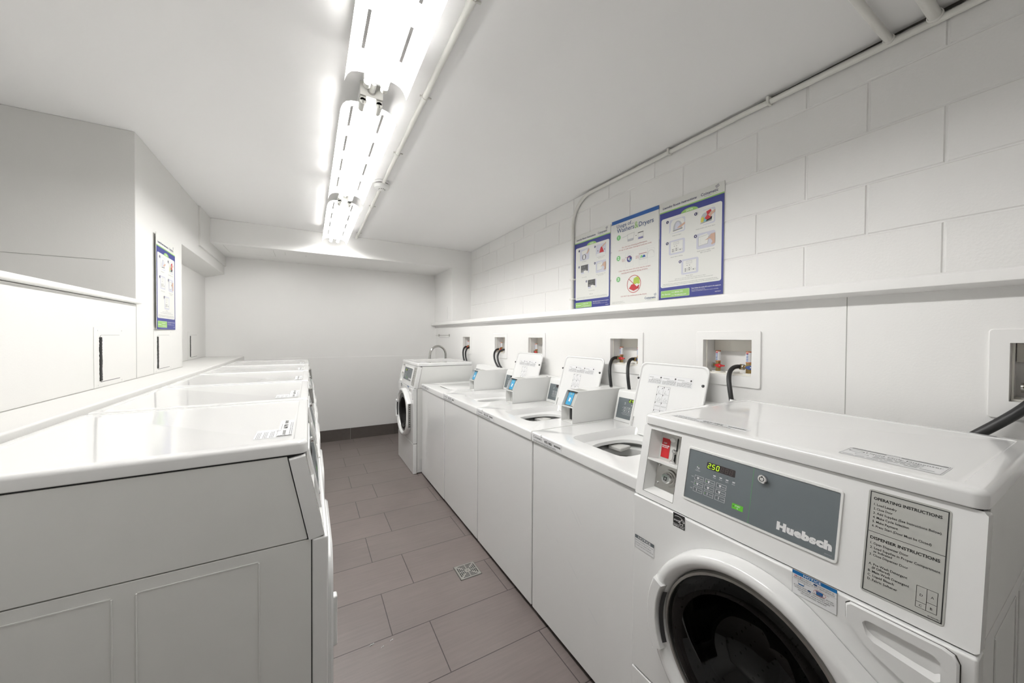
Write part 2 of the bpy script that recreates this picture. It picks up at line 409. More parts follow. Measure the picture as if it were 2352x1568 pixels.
# ------------------------------------------------------------------ conduits, detector
m = MB(); m.tube([(.475, -1.0, 2.511), (.475, 4.489, 2.511)], .0125, CONDUIT, 14)
t = tag(m.build('ceiling_conduit'), 'white painted conduit along the ceiling beside the strip lights', 'conduit')
for yy in (1.13, 1.70, 2.3, 3.35, 4.30):
    m = MB(); m.cyl((.475, yy-.02, 2.5105), (.475, yy+.02, 2.5105), .015, CONDUIT, 14); m.box(.455, .51, yy-.004, yy+.004, 2.519, 2.5245, CONDUIT); m.build('conduit_coupling', t)
m = MB(); pts = [(1.882, YR+.02, 2.503), (1.882, .25, 2.485), (1.882, .6, 2.492), (1.882, 1.0, 2.502), (1.884, 2.115, 2.502)]
for k in range(1, 9):
    a = math.radians(90*k/8); pts.append((1.884, 2.115+.21*math.sin(a), 2.292+.21*math.cos(a)))
pts.append((1.884, 2.325, 1.585)); m.tube(pts, .0125, CONDUIT, 14)
t = tag(m.build('wall_conduit'), 'white painted conduit bent from the ceiling down the block wall beside the posters', 'conduit')
for (yy, zz, v) in ((.885, 2.502, 0), (1.42, 2.502, 0), (2.325, 1.86, 1), (2.325, 1.70, 1)):
    m = MB()
    if v: m.box(1.872, 1.898, yy-.024, yy+.024, zz-.006, zz+.006, CONDUIT)
    else: m.box(1.862, 1.8975, yy-.006, yy+.006, zz-.018, zz+.018, CONDUIT)
    m.build('pipe_clip', t, bevel=.002)
for yy, x0, lb, rr in ((.483, .9, 'white painted pipe crossing the ceiling corner, the longer one in view', .0125), (.370, .9, 'short stub of white pipe at the very top right corner', .0165)):
    m = MB(); m.tube([(x0, yy, 2.507), (1.90, yy, 2.497)], rr, CONDUIT, 14); m.lathe([(rr+.001, 0), (rr+.004, .004), (rr+.004, .014), (rr+.001, .018)], (1.86, yy, 2.498), (1, 0, 0), CONDUIT, 16)
    tag(m.build('ceiling_pipe'), lb, 'pipe')
# ragged gap between blocks and ceiling
m = MB(); y = -.2; pr = None
while y < .95:
    hgt = .004 + .022*max(0, (.75-y))*random.uniform(.6, 1.1); cur = (y, min(hgt, .03))
    if pr: m.poly([(1.896, pr[0], ZC-.0005), (1.896, cur[0], ZC-.0005), (1.896, cur[0], ZC-cur[1]), (1.896, pr[0], ZC-pr[1])], DIRTY)
    pr = cur; y += .02
o = m.build('ceiling_gap'); o['kind'] = 'structure'; o['label'] = 'dark ragged gap where the block wall meets the ceiling'
t = thing('smoke_detector', 'round white smoke detector on the ceiling beside the middle strip light', 'smoke detector', (.47, 2.80, ZC))
m = MB(); m.lathe([(.001, 0), (.058, 0), (.060, -.004), (.060, -.014), (.052, -.016)], (0, 0, -.0005), (0, 0, 1), PLAST, 36); m.lathe([(.045, -.010), (.045, -.022)], (0, 0, 0), (0, 0, 1), DARK, 36); m.build('base', t)
m = MB(); m.lathe([(.046, -.02), (.055, -.022), (.0555, -.034), (.050, -.046), (.038, -.052), (.022, -.053), (.020, -.058), (.0005, -.059)], (0, 0, 0), (0, 0, 1), PLAST, 36); m.build('cover', t)
m = MB()
for k in range(10):
    a = 2*math.pi*k/10; m.box(.021*math.cos(a)-.0025, .021*math.cos(a)+.0025, .021*math.sin(a)-.0025, .021*math.sin(a)+.0025, -.056, -.0525, DARK)
m.build('vent_slot', t)

# ------------------------------------------------------------------ machine printing helpers
def stripes(s, x, y, k, mt, l=2):
    for i, (dx, dy, L) in enumerate(((0, .55, 1.0), (.12, .28, 1.0), (.28, 0, .95))):
        s.poly([(x+k*dx, y+k*dy), (x+k*(dx+.5), y+k*(dy+.14)), (x+k*(dx+L), y+k*(dy+.42)), (x+k*(dx+L), y+k*(dy+.54)), (x+k*(dx+.5), y+k*(dy+.27)), (x+k*dx, y+k*(dy+.12))], mt, l)
def logo(s, x, y, w, mt, l=2, tagline=True):
    s.text('Coinamatic', x, y, w*.155, mt, l, w=w*.97, bold=.012)
    stripes(s, x+w*.80, y+w*.17, w*.19, mt, l)
    if tagline: s.text('Laundry & Beyond', x+w*.18, y-w*.09, w*.045, mt, l, w=w*.42); s.text('Simply Clean', x+w*.62, y-w*.09, w*.045, LIME, l, w=w*.30)
def finelines(s, x0, x1, y, n, dy, h, mt, l=2, seed=1):
    rd = random.Random(seed)
    for k in range(n):
        x = x0
        while x < x1-.001:
            L = min(rd.uniform(2.2, 7)*h, x1-x); s.rect(x, y-k*dy, x+L, y-k*dy+h*.62, mt, l); x += L + h*.9
def tagsticker(s, num, w=.2, h=.036):
    s.rect(0, 0, w, h, PAPERW, 1)
    logo(s, .005, h*.46, w*.33, GRAYT, 2, False)
    s.text(num, w*.43, h*.40, h*.27, BLK, 2, w=w*.26, bold=.04)
    for k in range(22): s.rect(w*.76+k*w*.0095, h*.42, w*.76+k*w*.0095+w*(.004 if k % 3 else .007), h*.66, BLK, 2)
    finelines(s, w*.03, w*.82, h*.17, 2, h*.12, h*.09, GRAYT, 2, 3)
    finelines(s, w*.40, w*.75, h*.8, 1, h*.1, h*.06, GRAYT, 2, 5)

def led_digits(s, du=0):
    seg = dict(a=((0, 1), (1, 1)), b=((1, 1), (1, .5)), c=((1, .5), (1, 0)), d=((0, 0), (1, 0)), e=((0, .5), (0, 0)), f=((0, 1), (0, .5)), g=((0, .5), (1, .5)))
    for i, on in enumerate(('abged', 'acdfg', 'abcdef')):
        kd = 1.75 if du else 1; x, y, w, h = .0565+.0115*i*kd+du, .0972, .0062*kd, .0118
        for c in on:
            (a, b2), (c2, d2) = seg[c]; g = .08; ax, ay, bx, by = x+a*w+b2*h*.12, y+b2*h, x+c2*w+d2*h*.12, y+d2*h
            s.line(ax+(bx-ax)*g, ay+(by-ay)*g, bx-(bx-ax)*g, by-(by-ay)*g, .0015, LED, 5)
    s.disc(.0655+du*1.35, .0972, .0009, LED, 5, 8)
def controls(s, gw, gh, du=0):
    """u,v in the grey panel's own frame, width gw .336, height gh .133"""
    s.rect(0, 0, gw, gh, GREY, 1)
    O_ = s.O.copy(); s.O = s.O + s.u*du
    s.rr(.053, .094, .128, .112, .002, LCD, 2)
    seg = dict(a=((0, 1), (1, 1)), b=((1, 1), (1, .5)), c=((1, .5), (1, 0)), d=((0, 0), (1, 0)), e=((0, .5), (0, 0)), f=((0, 1), (0, .5)), g=((0, .5), (1, .5)))
    def digit(x, y, w, h, on, mt, l):
        for c in on:
            (a, b2), (c2, d2) = seg[c]; g = .08
            ax, ay, bx, by = x+a*w+b2*h*.12, y+b2*h, x+c2*w+d2*h*.12, y+d2*h
            s.line(ax+(bx-ax)*g, ay+(by-ay)*g, bx-(bx-ax)*g, by-(by-ay)*g, .0015, mt, l)
    kd = 1.75 if du else 1
    for i in range(3 if du else 6): digit(.0565+.0115*i*kd, .0972, .0062*kd, .0118, 'abcdefg', LCDD, 3)
    rows = (('', 'Light', 'Medium', 'Heavy'), ('', 'Normal', 'Perm Press', 'Delicates'), ('', 'Hot', 'Warm', 'Cold'))
    lab = ('SOIL', 'CYCLE', 'TEMP')
    for r in range(3):
        y = .055 - r*.0158
        s.text(lab[r], .014, y+.005, .0024, WHITEP, 2, w=.0065)
        for c in range(3):
            x = .0235 + c*.0305
            s.frame(x, y, x+.0258, y+.0122, .0006, WHITEP, 2)
            s.rect(x+.002, y+.0050, x+.0042, y+.0066, GREENB if (r, c) in ((0, 1), (1, 0), (2, 1)) else DARK, 2)
            if r == 2: s.rect(x+.0088, y+.003, x+.0102, y+.0095, WHITEP, 2)
            else:
                s.rect(x+.008, y+.003, x+.0115, y+.0085, WHITEP, 2); s.rect(x+.0065, y+.0068, x+.013, y+.0085, WHITEP, 2)
            s.text(rows[r][c+1], x+.0148, y+.0048, .0024, WHITEP, 2, w=.0095)
    for i, c in enumerate(('Wash', 'Rinse', 'Spin', 'Door')):
        x = .077+.0165*i; s.rect(x-.0035, .0815, x+.0035, .0828, WHITEP, 2); s.rect(x-.0028, .0795, x+.0028, .0815, GRAYL, 2)
        s.rect(x-.001, .0868, x+.001, .088, DARK, 2); s.text(c, x, .0755, .0022, WHITEP, 2, align='c', w=.0075)
    s.rect(.029, .0935, .0305, .0947, GREENB, 2); s.rect(.0262, .0880, .0285, .0915, WHITEP, 2); s.rect(.0295, .0865, .0335, .089, WHITEP, 2)
    s.text('Start', .0295, .083, .0022, WHITEP, 2, align='c', w=.008); s.text('Complete', .0295, .0795, .0022, WHITEP, 2, align='c', w=.0145)
    s.rect(.129, .0195, .1553, .0325, GREENB, 2); s.rect(.1312, .0245, .1338, .027, DARK, 3); s.text('START', .1365, .0265, .0032, WHITEP, 3, w=.0125, bold=.02); s.ring(.1425, .023, .0018, .0005, WHITEP, 3, 12)
    s.O = O_
    s.rect(.1690, .0, .1698, gh, GREENL, 2)
    s.text('Huebsch', .229, .0150, .0150, WHITEP, 2, w=.1000, bold=.075, space=1.12)
    s.text('804327', .318, .004, .0018, GRAYL, 2, w=.012)

SLX = .044; SLZ = .218; SLA = math.atan2(SLX, SLZ)
def consheet(W, z0=.86, mb=None, lift=.0):
    """sheet on the sloped console; u from the viewer's left, v up the slope"""
    up = Vector((SLX, 0, SLZ)).normalized(); n = Vector((-SLZ, 0, SLX)).normalized()
    return Sheet(Vector((.008, W, z0)) + n*lift, (0, -1, 0), up, mb, n)

def cabinet(t, W, D, kind, reader=None):
    """parts shared by dryers and front loaders. local: faces -x, y 0..W, z up"""
    body = MB(); g = .002
    body.box(.039, D, .003, W-.003, .008, .857, ENAMS, 'l')
    body.prism([(.047, .003, .860), (.091, .003, 1.076), (D, .003, 1.076), (D, .003, .860)], (0, W-.006, 0), ENAMS)
    # raised pressed lines on the sides
    for ys in (.0018, W-.0018):
        for (xa, xb) in ((.15, .36), (.40, .60)):
            body.box(xa, xb, min(ys, ys+.0012) if ys < .1 else ys-.0012, ys+.0012 if ys < .1 else ys, .829, .832, ENAMS)
            body.box(xa-.003, xa, ys-.0012, ys+.0012, .25, .829, ENAMS); body.box(xb, xb+.003, ys-.0012, ys+.0012, .25, .829, ENAMS)
    body.build('cabinet_body', t, bevel=.0015)
    gap = MB(); gap.box(.012, .05, .006, W-.006, .85, .868, BLACK); gap.box(.056, D-.01, .006, W-.006, 1.07, 1.085, BLACK); gap.box(.03, .0392, .006, W-.006, .02, .85, BLACK, 'lr')
    gap.build('seam_gap', t)
    # console shell as a frame (so the coin recess can be real)
    con = MB(); S = consheet(W)
    n = S.n; H = .2225
    u0, u1, v0, v1 = .0285, .134, .018, .209
    def P(u, v, d=0): return S.O + S.u*u + S.v*v + n*d
    us = [0, u0, u1, W]; vs = [.0, v0, v1, H]
    for i in range(3):
        for j in range(3):
            if i == 1 and j == 1 and reader != 'plain': continue
            con.poly([P(us[i], vs[j]), P(us[i+1], vs[j]), P(us[i+1], vs[j+1]), P(us[i], vs[j+1])], ENAM)
    back = [P(0, 0, -.036), P(W, 0, -.036), P(W, H, -.036), P(0, H, -.036)]; fr = [P(0, 0), P(W, 0), P(W, H), P(0, H)]
    for i in range(4): con.poly([fr[i], fr[(i+1) % 4], back[(i+1) % 4], back[i]], ENAM)
    con.build('control_housing', t, bevel=.006, seg=3, merge=True)
    if reader != 'plain':
        rc = MB(); dp = -.034
        q = [P(u0, v0), P(u1, v0), P(u1, v1), P(u0, v1)]; r2 = [P(u0+.014, v0+.016, dp), P(u1-.001, v0+.016, dp), P(u1-.001, v1-.004, dp), P(u0+.014, v1-.004, dp)]
        for i in range(4): rc.poly([q[i], q[(i+1) % 4], r2[(i+1) % 4], r2[i]], PLAST)
        rc.poly(r2, RECESS)
        rc.raw([P(u0, .115), P(u1, .115), P(u1, .121), P(u0, .121), P(u0, .115, dp), P(u1, .115, dp), P(u1, .121, dp), P(u0, .121, dp)], [(0, 1, 2, 3), (0, 1, 5, 4), (2, 3, 7, 6)], PLAST)
        for (a, b2, c2, d2) in ((u0-.001, v0-.001, u1+.001, v0), (u0-.001, v1, u1+.001, v1+.001), (u0-.001, v0, u0, v1), (u1, v0, u1+.001, v1)): S2 = S; rc.poly([P(a, b2, .0003), P(c2, b2, .0003), P(c2, d2, .0003), P(a, d2, .0003)], DIRTY)
        ro = rc.build('coin_recess', t)
        st = MB(); s2 = Sheet(P(u0+.015, v0+.017, dp+.0015), S.u, S.v, st, n)
        s2.rect(0, 0, .090, .079, STEEL, 1)
        st.lathe([(.001, .010), (.017, .010), (.019, .006), (.024, .006), (.026, 0)], s2.p(.050, .040, 1), n, STEEL, 28)
        st.build('coin_plate', ro)
        lk = MB(); lk.lathe([(.0005, .024), (.013, .024), (.015, .021), (.015, .0)], s2.p(.050, .040, 1), n, CHROME, 24)
        q3 = Sheet(s2.p(.050, .040, 1)+n*.0243, S.u, S.v, lk, n); q3.frame(-.005, -.006, .005, .005, .0022, DARK, 1); lk.build('coin_lock', ro)
        for (a, b2) in ((.010, .070), (.010, .014)):
            bo = MB(); bo.lathe([(.0005, .006), (.0035, .005), (.0045, 0)], s2.p(a, b2, 1), n, CHROME, 12); bo.build('bolt', ro)
        rl = MB(); s3 = Sheet(P(.0, .0, dp+.001), S.u, S.v, rl, n)
        s3.O = s3.O - s3.u*.011
        s3.rect(.060, .130, .089, .190, REDST, 1)
        s3.text('COIN', .0655, .173, .0042, WHITEP, 3, w=.012, bold=.02); s3.text('RELEASE', .0625, .1605, .0042, WHITEP, 3, w=.021, bold=.02)
        s3.rect(.0605, .1665, .083, .1685, WHITEP, 3); s3.poly([(.083, .1645), (.088, .1675), (.083, .1705)], WHITEP, 3)
        s3.poly([(.085, .190), (.093, .196), (.103, .195), (.106, .187), (.098, .183), (.090, .184)], PLAST, 2)
        rl.build('coin_release_label', ro, ang=80)
        lv = MB(); s4 = Sheet(P(-.007, 0, dp+.002), S.u, S.v, lv, n)
        s4.poly([(.108, .160), (.1125, .160), (.1125, .197), (.108, .200)], BLACK, 1); s4.poly([(.104, .122), (.111, .122), (.110, .150), (.105, .150)], BLACK, 1)
        lv.lathe([(.0005, .010), (.005, .009), (.0065, .005), (.0055, 0)], s4.p(.104, .158, 1), n, CHROME, 18)
        lv.tube([s4.p(.104, .152, 12), s4.p(.106, .140, 20), s4.p(.107, .128, 40)], .0025, CHROME, 8)
        lv.lathe([(.0005, .006), (.007, .005), (.010, .002), (.009, 0)], s4.p(.106, .122, 24), n, CHROME, 18)
        lv.build('coin_return_lever', ro)
    fr = MB(); sf = consheet(W, lift=.0003, mb=fr)
    a, b2, c2, d2 = .161, .044, .508, .192
    out = rrect(c2-a, d2-b2, .008, 5, (a+c2)/2, (b2+d2)/2); mid = rrect(c2-a-.003, d2-b2-.003, .007, 5, (a+c2)/2, (b2+d2)/2); inn = rrect(c2-a-.011, d2-b2-.013, .003, 5, (a+c2)/2, (b2+d2)/2)
    fr.loft([[sf.p(x, y, -1) for x, y in out], [sf.p(x, y, 9) for x, y in mid], [sf.p(x, y, 9) for x, y in inn], [sf.p(x, y, 4) for x, y in inn]], PLAST)
    fo = fr.build('panel_frame', t)
    pn = MB(); sp = Sheet(sf.p(.1675, .0515, 3), S.u, S.v, pn, n); controls(sp, .3355, .1330); pno = pn.build('control_panel', t, ang=80)
    if kind == 'washer':
        dg = MB(); led_digits(Sheet(sp.O, S.u, S.v, dg, n)); dg.build('price_digits', pno)
    ky = MB(); ky.lathe([(.0005, .009), (.0085, .009), (.010, .0075), (.0105, 0)], sp.p(.192, .113, 1), n, CHROME, 24)
    k2 = Sheet(sp.p(.192, .113, 1)+n*.0093, S.u, S.v, ky, n); k2.ring(0, 0, .0055, .0012, BLACK, 1, 20); k2.rect(-.001, .003, .001, .007, BLACK, 1); ky.build('panel_lock', t)
    # lid
    ld = MB()
    x0, x1, y0, y1, z0, z1 = .046, D, 0, W, 1.080, 1.111
    def rg(ins, z, fx=0): return [(x, y, z) for x, y in rrect(x1-x0-2*ins, y1-y0-2*ins, max(.02-ins*.3, .004), 6, (x0+x1)/2, (y0+y1)/2)]
    ld.loft([rg(.002, z0), rg(.0, z0+.002), rg(.0, z1-.009)] + [rg(.009*(1-math.cos(math.radians(a))), z1-.009+.009*math.sin(math.radians(a))) for a in (15, 30, 45, 60, 75, 90)] + [rg(.030, z1), rg(.0325, z1-.0018), rg(.034, z1-.002)], ENAM, True, True)
    ld.build('top_panel', t, ang=21)
    return S

def front_holes(mb, W, z0, z1, yc, zc, r, x, mt):
    n = 64; angs = sorted([2*math.pi*k/n for k in range(n)] + [math.atan2(dz, dy) % (2*math.pi) for dy in (-yc, W-yc) for dz in (z0-zc, z1-zc)])
    inner, outer = [], []
    for a in angs:
        c, s_ = math.cos(a), math.sin(a); inner.append((x, yc+r*c, zc+r*s_))
        k = 1e9
        if abs(c) > 1e-9: k = min(k, ((W-yc) if c > 0 else -yc)/c)
        if abs(s_) > 1e-9: k = min(k, ((z1-zc) if s_ > 0 else (z0-zc))/s_)
        outer.append((x, yc+k*c, zc+k*s_))
    mb.loft([[(x+.035, p[1], p[2]) for p in outer], outer, inner, [(x+.035, p[1], p[2]) for p in inner]], mt)

def front_loader(label, loc, group, tagnum):
    W, D = .685, .64
    t = thing('front_load_washer', label, 'washing machine', loc, 0, group)
    S = cabinet(t, W, D, 'washer')
    yc, zc = W-.350, .575
    # printed instruction card
    ic = MB(); s = consheet(W, mb=ic, lift=.0005)
    s.rr(.543, .0195, .6475, .2100, .005, GREYST, 1)
    k = [(.5455, .0225, .645, .207)]
    x0, y0, x1, y1 = k[0]
    s.frame(x0, y0, x1, y1, .0014, BLK, 2)
    s.text('OPERATING INSTRUCTIONS', .5505, .1920, .0050, BLK, 2, w=.0870, bold=.03)
    for i, tx in enumerate(('1. Load Laundry', '2. Close Door', '3. Add Supplies (See Instructions Below)', '4. Make Cycle Selection', '5. Make Payment', '6. Press Start (Door Must be Closed)')):
        s.text(tx, .5515, .1815-.0080*i, .0040, BLK, 2, w=(.031, .026, .086, .0480, .0345, .0760)[i], bold=.012)
    s.rect(.5470, .1318, .6435, .1325, BLK, 2)
    s.text('DISPENSER INSTRUCTIONS', .5505, .1190, .0050, BLK, 2, w=.0880, bold=.03)
    for i, (tx, ww, yy) in enumerate((('1. Open Dispenser Door', .050, .1095), ('2. Load Supplies in Proper Compartment', .0880, .1015), ('as Indicated', .0250, .0955), ('3. Close Dispenser Door', .0510, .0885), ('A. Pre Wash Detergent', .0510, .0715), ('(If Offered)', .0240, .0655), ('B. Main Wash Detergent', .0540, .0585), ('C. Liquid Bleach', .0350, .0510), ('D. Fabric Softener', .0400, .0435))):
        s.text(tx, .5515 + (.005 if tx[0] in '(a' else 0), yy, .0040, BLK, 2, w=ww, bold=.012)
    s.frame(.6140, .0330, .6390, .0690, .0006, BLK, 2); s.rect(.6262, .0330, .6268, .0690, BLK, 2); s.rect(.6140, .0425, .6265, .0431, BLK, 2); s.rect(.6265, .0470, .6390, .0476, BLK, 2)
    for c, x, y in (('D', .6185, .0530), ('A', .6312, .0560), ('C', .6185, .0355), ('B', .6312, .0375)): s.text(c, x, y, .0038, BLK, 2)
    s.text('804327R1', .629, .0255, .0022, BLK, 2, w=.0135)
    ic.build('instruction_card', t, ang=80)
    # front panel with porthole
    fp = MB(); front_holes(fp, W, .305, .857, yc, zc, .215, .0, ENAM); fp.build('front_panel', t, bevel=.004, seg=3)
    kp = MB(); kp.box(.0, .037, 0, W, .0, .300, ENAM); kp.build('kick_panel', t, bevel=.004, seg=3)
    # drum
    dr = MB(); dr.lathe([(.203, .004), (.19, .03), (.188, .07), (.212, .10), (.225, .20), (.225, .45), (.16, .50), (.0005, .50)], (0, yc, zc), (1, 0, 0), DRUM, 48)
    do = dr.build('drum', t)
    for k in range(3):
        a = math.radians(30+120*k)
        P3 = lambda x, r, da: (x, yc+r*math.cos(a+da), zc+r*math.sin(a+da))
        bf = MB(); bf.loft([[P3(x, .226, -.22), P3(x, .20, -.12), P3(x, .178, -.04), P3(x, .178, .04), P3(x, .20, .12), P3(x, .226, .22)] for x in (.12, .30, .45)], DRUM, True, True, False); bf.build('drum_baffle', do)
    # door: outline circle on the left, squared hinge side on the right
    R0 = .253
    def outl(rad, flat, hz, n=64):
        pts = []
        for k in range(n):
            a = 2*math.pi*k/n; c, s_ = math.cos(a), math.sin(a)
            r = rad
            # hull of the circle with a vertical flat at u = +flat (u to the right = -y)
            # test ray against flat line and the two tangent lines
            if c > 0:
                kk = flat/c
                if abs(kk*s_) <= hz: r = max(r, kk)
                else:
                    for sg in (1, -1):
                        px, pz = flat, sg*hz; d = math.hypot(px, pz)
                        if d > rad:
                            th = math.atan2(pz, px) + sg*math.acos(rad/d); nx, nz = math.cos(th), math.sin(th)
                            dn = c*nx + s_*nz
                            if dn > 1e-6:
                                q = rad/dn
                                ang_r = math.atan2(s_, c)
                                lo, hi = sorted((math.atan2(pz, px), th))
                                if lo <= ang_r <= hi: r = q
            pts.append((c*r, s_*r))
        return pts
    def ring3(x, rad, flat, hz, n=64): return [(x, yc-u, zc+v) for u, v in outl(rad, flat, hz, n)]
    def circ(x, r, n=64): return [(x, yc-r*math.cos(2*math.pi*k/n), zc+r*math.sin(2*math.pi*k/n)) for k in range(n)]
    d = MB()
    d.loft([ring3(-.001, R0, .257, .128), ring3(-.012, R0, .257, .128), ring3(-.036, R0-.003, .255, .124), ring3(-.044, R0-.008, .250, .120), ring3(-.046, R0-.016, .243, .115),
            circ(-.046, .230), circ(-.044, .224), circ(-.034, .216), circ(-.022, .210), circ(-.008, .207)], ENAM)
    dob = d.build('door', t, ang=50)
    hg = MB()
    hg.box(-.034, -.004, yc-.2590, yc-.2545, zc-.122, zc+.122, HGREY)
    for k in range(11): hg.cyl((-.019, yc-.2605, zc-.110+.022*k), (-.019, yc-.2580, zc-.110+.022*k), .0060, DARK, 8)
    hg.build('hinge_strip', dob)
    rm = MB(); rm.lathe([(.208, -.018), (.205, -.028), (.199, -.028), (.196, -.020), (.196, -.006), (.207, 0)], (0, yc, zc), (1, 0, 0), STEEL, 56); rm.build('door_rim', dob)
    gl = MB(); gl.lathe([(.198, -.024), (.18, -.030), (.156, -.026), (.14, .0), (.125, .05), (.09, .085), (.04, .10), (.0005, .103)], (0, yc, zc), (1, 0, 0), GLASS, 48); gl.build('door_glass', dob)
    # handle grip on the left
    hd = MB(); n = 14; a0, a1 = math.radians(180-24), math.radians(180+24)
    def arc(r, x): return [(x, yc-r*math.cos(a0+(a1-a0)*k/n), zc+r*math.sin(a0+(a1-a0)*k/n)) for k in range(n+1)]
    o1, o2 = arc(R0+.001, -.018), arc(R0-.006, -.056); i2, i1 = arc(.219, -.056), arc(.213, -.018)
    hd.loft([o1, o2, i2, i1], ENAM, closed=False)
    for k in (0, n): hd.poly([o1[k], o2[k], i2[k], i1[k]], ENAM)
    hd.build('door_handle', dob, bevel=.003)
    hs = MB(); a0, a1 = math.radians(180-20), math.radians(180+20)
    hs.loft([arc(.212, -.047), arc(.206, -.036)], DARK, closed=False); hs.build('handle_gap', dob)
    # dispenser drawer
    dw = MB(); uu0, uu1 = .527, .667; zz1, zz0 = .853, .765
    out = [(uu0+.006, zz1), (uu1-.016, zz1), (uu1-.005, zz1-.004), (uu1, zz1-.016), (uu1, zz0-.02), (uu1-.03, zz0-.022), (uu0+.03, zz0+.02), (uu0+.006, zz1-.042), (uu0, zz1-.034), (uu0, zz1-.006)]
    def sc(k, x): 
        mu, mz = (uu0+uu1)/2, (zz0+zz1)/2
        return [(x, W-(mu+(u-mu)*k), mz+(z-mz)*k) for u, z in out]
    dw.loft([sc(1, .002), sc(1, -.004), sc(.965, -.007)], ENAM, False, False)
    # face with a scooped grip
    face = sc(.965, -.007)
    hz = [(.560, .836), (.640, .834), (.648, .826), (.648, .796), (.642, .790), (.568, .801), (.558, .808), (.552, .820), (.552, .828), (.555, .833)]
    hin = [(-.007, W-u, z) for u, z in hz]; hin2 = [(.014, W-(.6+(u-.6)*.92), .8345-(.836-z)*.30) for u, z in hz]
    order = [0, 1, 2, 2, 3, 4, 5, 7, 8, 9]
    dw.loft([face, [hin[0], hin[1], hin[1], hin[2], hin[3], hin[4], hin[5], hin[6], hin[8], hin[9]]], ENAM)
    dw.loft([hin, hin2], ENAM, False, True)
    dwo = dw.build('detergent_drawer', t, ang=40)
    gp = MB(); gp.loft([sc(1.02, -.0006), sc(.99, -.0006)], DIRTY); gp.build('drawer_gap', dwo)
    # stickers on the front
    es = MB(); s = Sheet((-.0004, W-.146, .822), (0, -1, 0), (0, 0, 1), es)
    s.rect(0, 0, .0365, .038, BLK, 1); s.rect(0, .0078, .0365, .0086, WHITEP, 2); s.ring(.016, .0085, .0240, .0011, WHITEP, 2, 40, 20, 118)
    s.text('ENERGY STAR', .0022, .0022, .0036, WHITEP, 2, w=.032, bold=.02); s.text('energy', .002, .0165, .0062, WHITEP, 2, w=.021, shear=.3, bold=.01)
    st5 = []
    for k in range(10): a = math.pi/2+math.pi*k/5; r = (.0090 if k % 2 == 0 else .0042); st5.append((.0265+r*math.cos(a), .0180+r*math.sin(a)))
    for k in range(10): s.line(*st5[k], *st5[(k+1) % 10], .0011, WHITEP, 2)
    es.build('energy_sticker', t, ang=80)
    ns = MB(); s = Sheet((-.0004, W-.0095, .690), (0, -1, 0), (0, 0, 1), ns)
    s.rect(0, 0, .073, .041, PAPERW, 1); s.frame(0, 0, .073, .041, .0006, GRAYT, 2); s.rect(0, .0305, .073, .041, GREY, 2); s.text('NOTICE', .0365, .0325, .0062, WHITEP, 3, w=.048, align='c', bold=.02)
    s.text('Before unloading wash do not', .003, .0235, .0034, GRAYT, 2, w=.066); s.text('attempt to open door.', .003, .0160, .0034, GRAYT, 2, w=.060); s.text('To open, push door in then pull out', .003, .0085, .0034, GRAYT, 2, w=.067)
    ns.build('notice_sticker', t, ang=80)
    hs2 = MB(); s = Sheet((-.0004, W-.4375, .811), (0, -1, 0), (0, 0, 1), hs2); w_, h_ = .0755, .0510
    s.rect(0, 0, w_, h_, PAPERW, 1); s.frame(0, 0, w_, h_, .0004, GRAYT, 2); s.rect(0, .0435, w_, h_, BLUEN, 2); s.text('NOTICE', w_*.46, .0450, .0045, WHITEP, 3, w=.030, align='c', bold=.02, space=1.1)
    s.text('H', .0045, .0385, .0036, REDP, 3, bold=.03); s.text('IGH', .0080, .0385, .0026, BLK, 2, w=.0055); s.text('E', .0146, .0385, .0036, REDP, 3, bold=.03); s.text('FFICIENCY', .0175, .0385, .0026, BLK, 2, w=.0165); s.disc(.0405, .0398, .0036, BLUET, 2, 16, .0019); s.text('DETERGENT IS', .0455, .0385, .0026, BLK, 2, w=.0250)
    s.text('RECOMMENDED FOR BEST PERFORMANCE', .0028, .0345, .0026, BLK, 2, w=.0690); s.rect(0, .0325, w_, .0328, GRAYT, 2)
    def cup(x, y, k, full):
        s.poly([(x+.001*k, y), (x+.010*k, y), (x+.0105*k, y+(.006 if full else .002)*k), (x+.0005*k, y+(.006 if full else .002)*k)], BLUEN, 2)
        for q in (((x, y+.0065*k), (x+.001*k, y)), ((x+.001*k, y), (x+.010*k, y)), ((x+.010*k, y), (x+.011*k, y+.0065*k)), ((x, y+.0065*k), (x+.020*k, y+.0065*k))): s.line(*q[0], *q[1], .0004, BLK, 3)
    cup(.0105, .0245, 1.05, False); cup(.0415, .0225, 1.1, True); s.ring(.0480, .0262, .0102, .0005, REDP, 4, 28, ry=.0058); s.line(.0400, .030, .0555, .0222, .0005, REDP, 4)
    s.text('IF USING NON', .0035, .0195, .0024, BLK, 2, w=.0225); s.disc(.0305, .0206, .0033, BLUET, 2, 16, .0018); s.text('DETERGENT, AVOID', .0355, .0195, .0024, BLK, 2, w=.0345)
    for i, tx in enumerate(('OVERSUDSING BY USING ONLY 1/2 THE', 'DETERGENT MANUFACTURERS', 'RECOMMENDED AMOUNT')): s.text(tx, w_/2, .0155-.0042*i, .0024, BLK, 2, w=(.067, .054, .0435)[i], align='c')
    hs2.build('detergent_sticker', t, ang=80)
    # sticker on top: machine number and dispenser notice
    tp = MB(); s = Sheet((.103, W-.058, 1.1090), (0, -1, 0), (1, 0, 0), tp, n=(0, 0, 1)); tagsticker(s, tagnum, .225, .036); tp.build('number_sticker', t, ang=80)
    lq = MB(); s = Sheet((.105, W-.475, 1.1090), (0, -1, 0), (1, 0, 0), lq, n=(0, 0, 1))
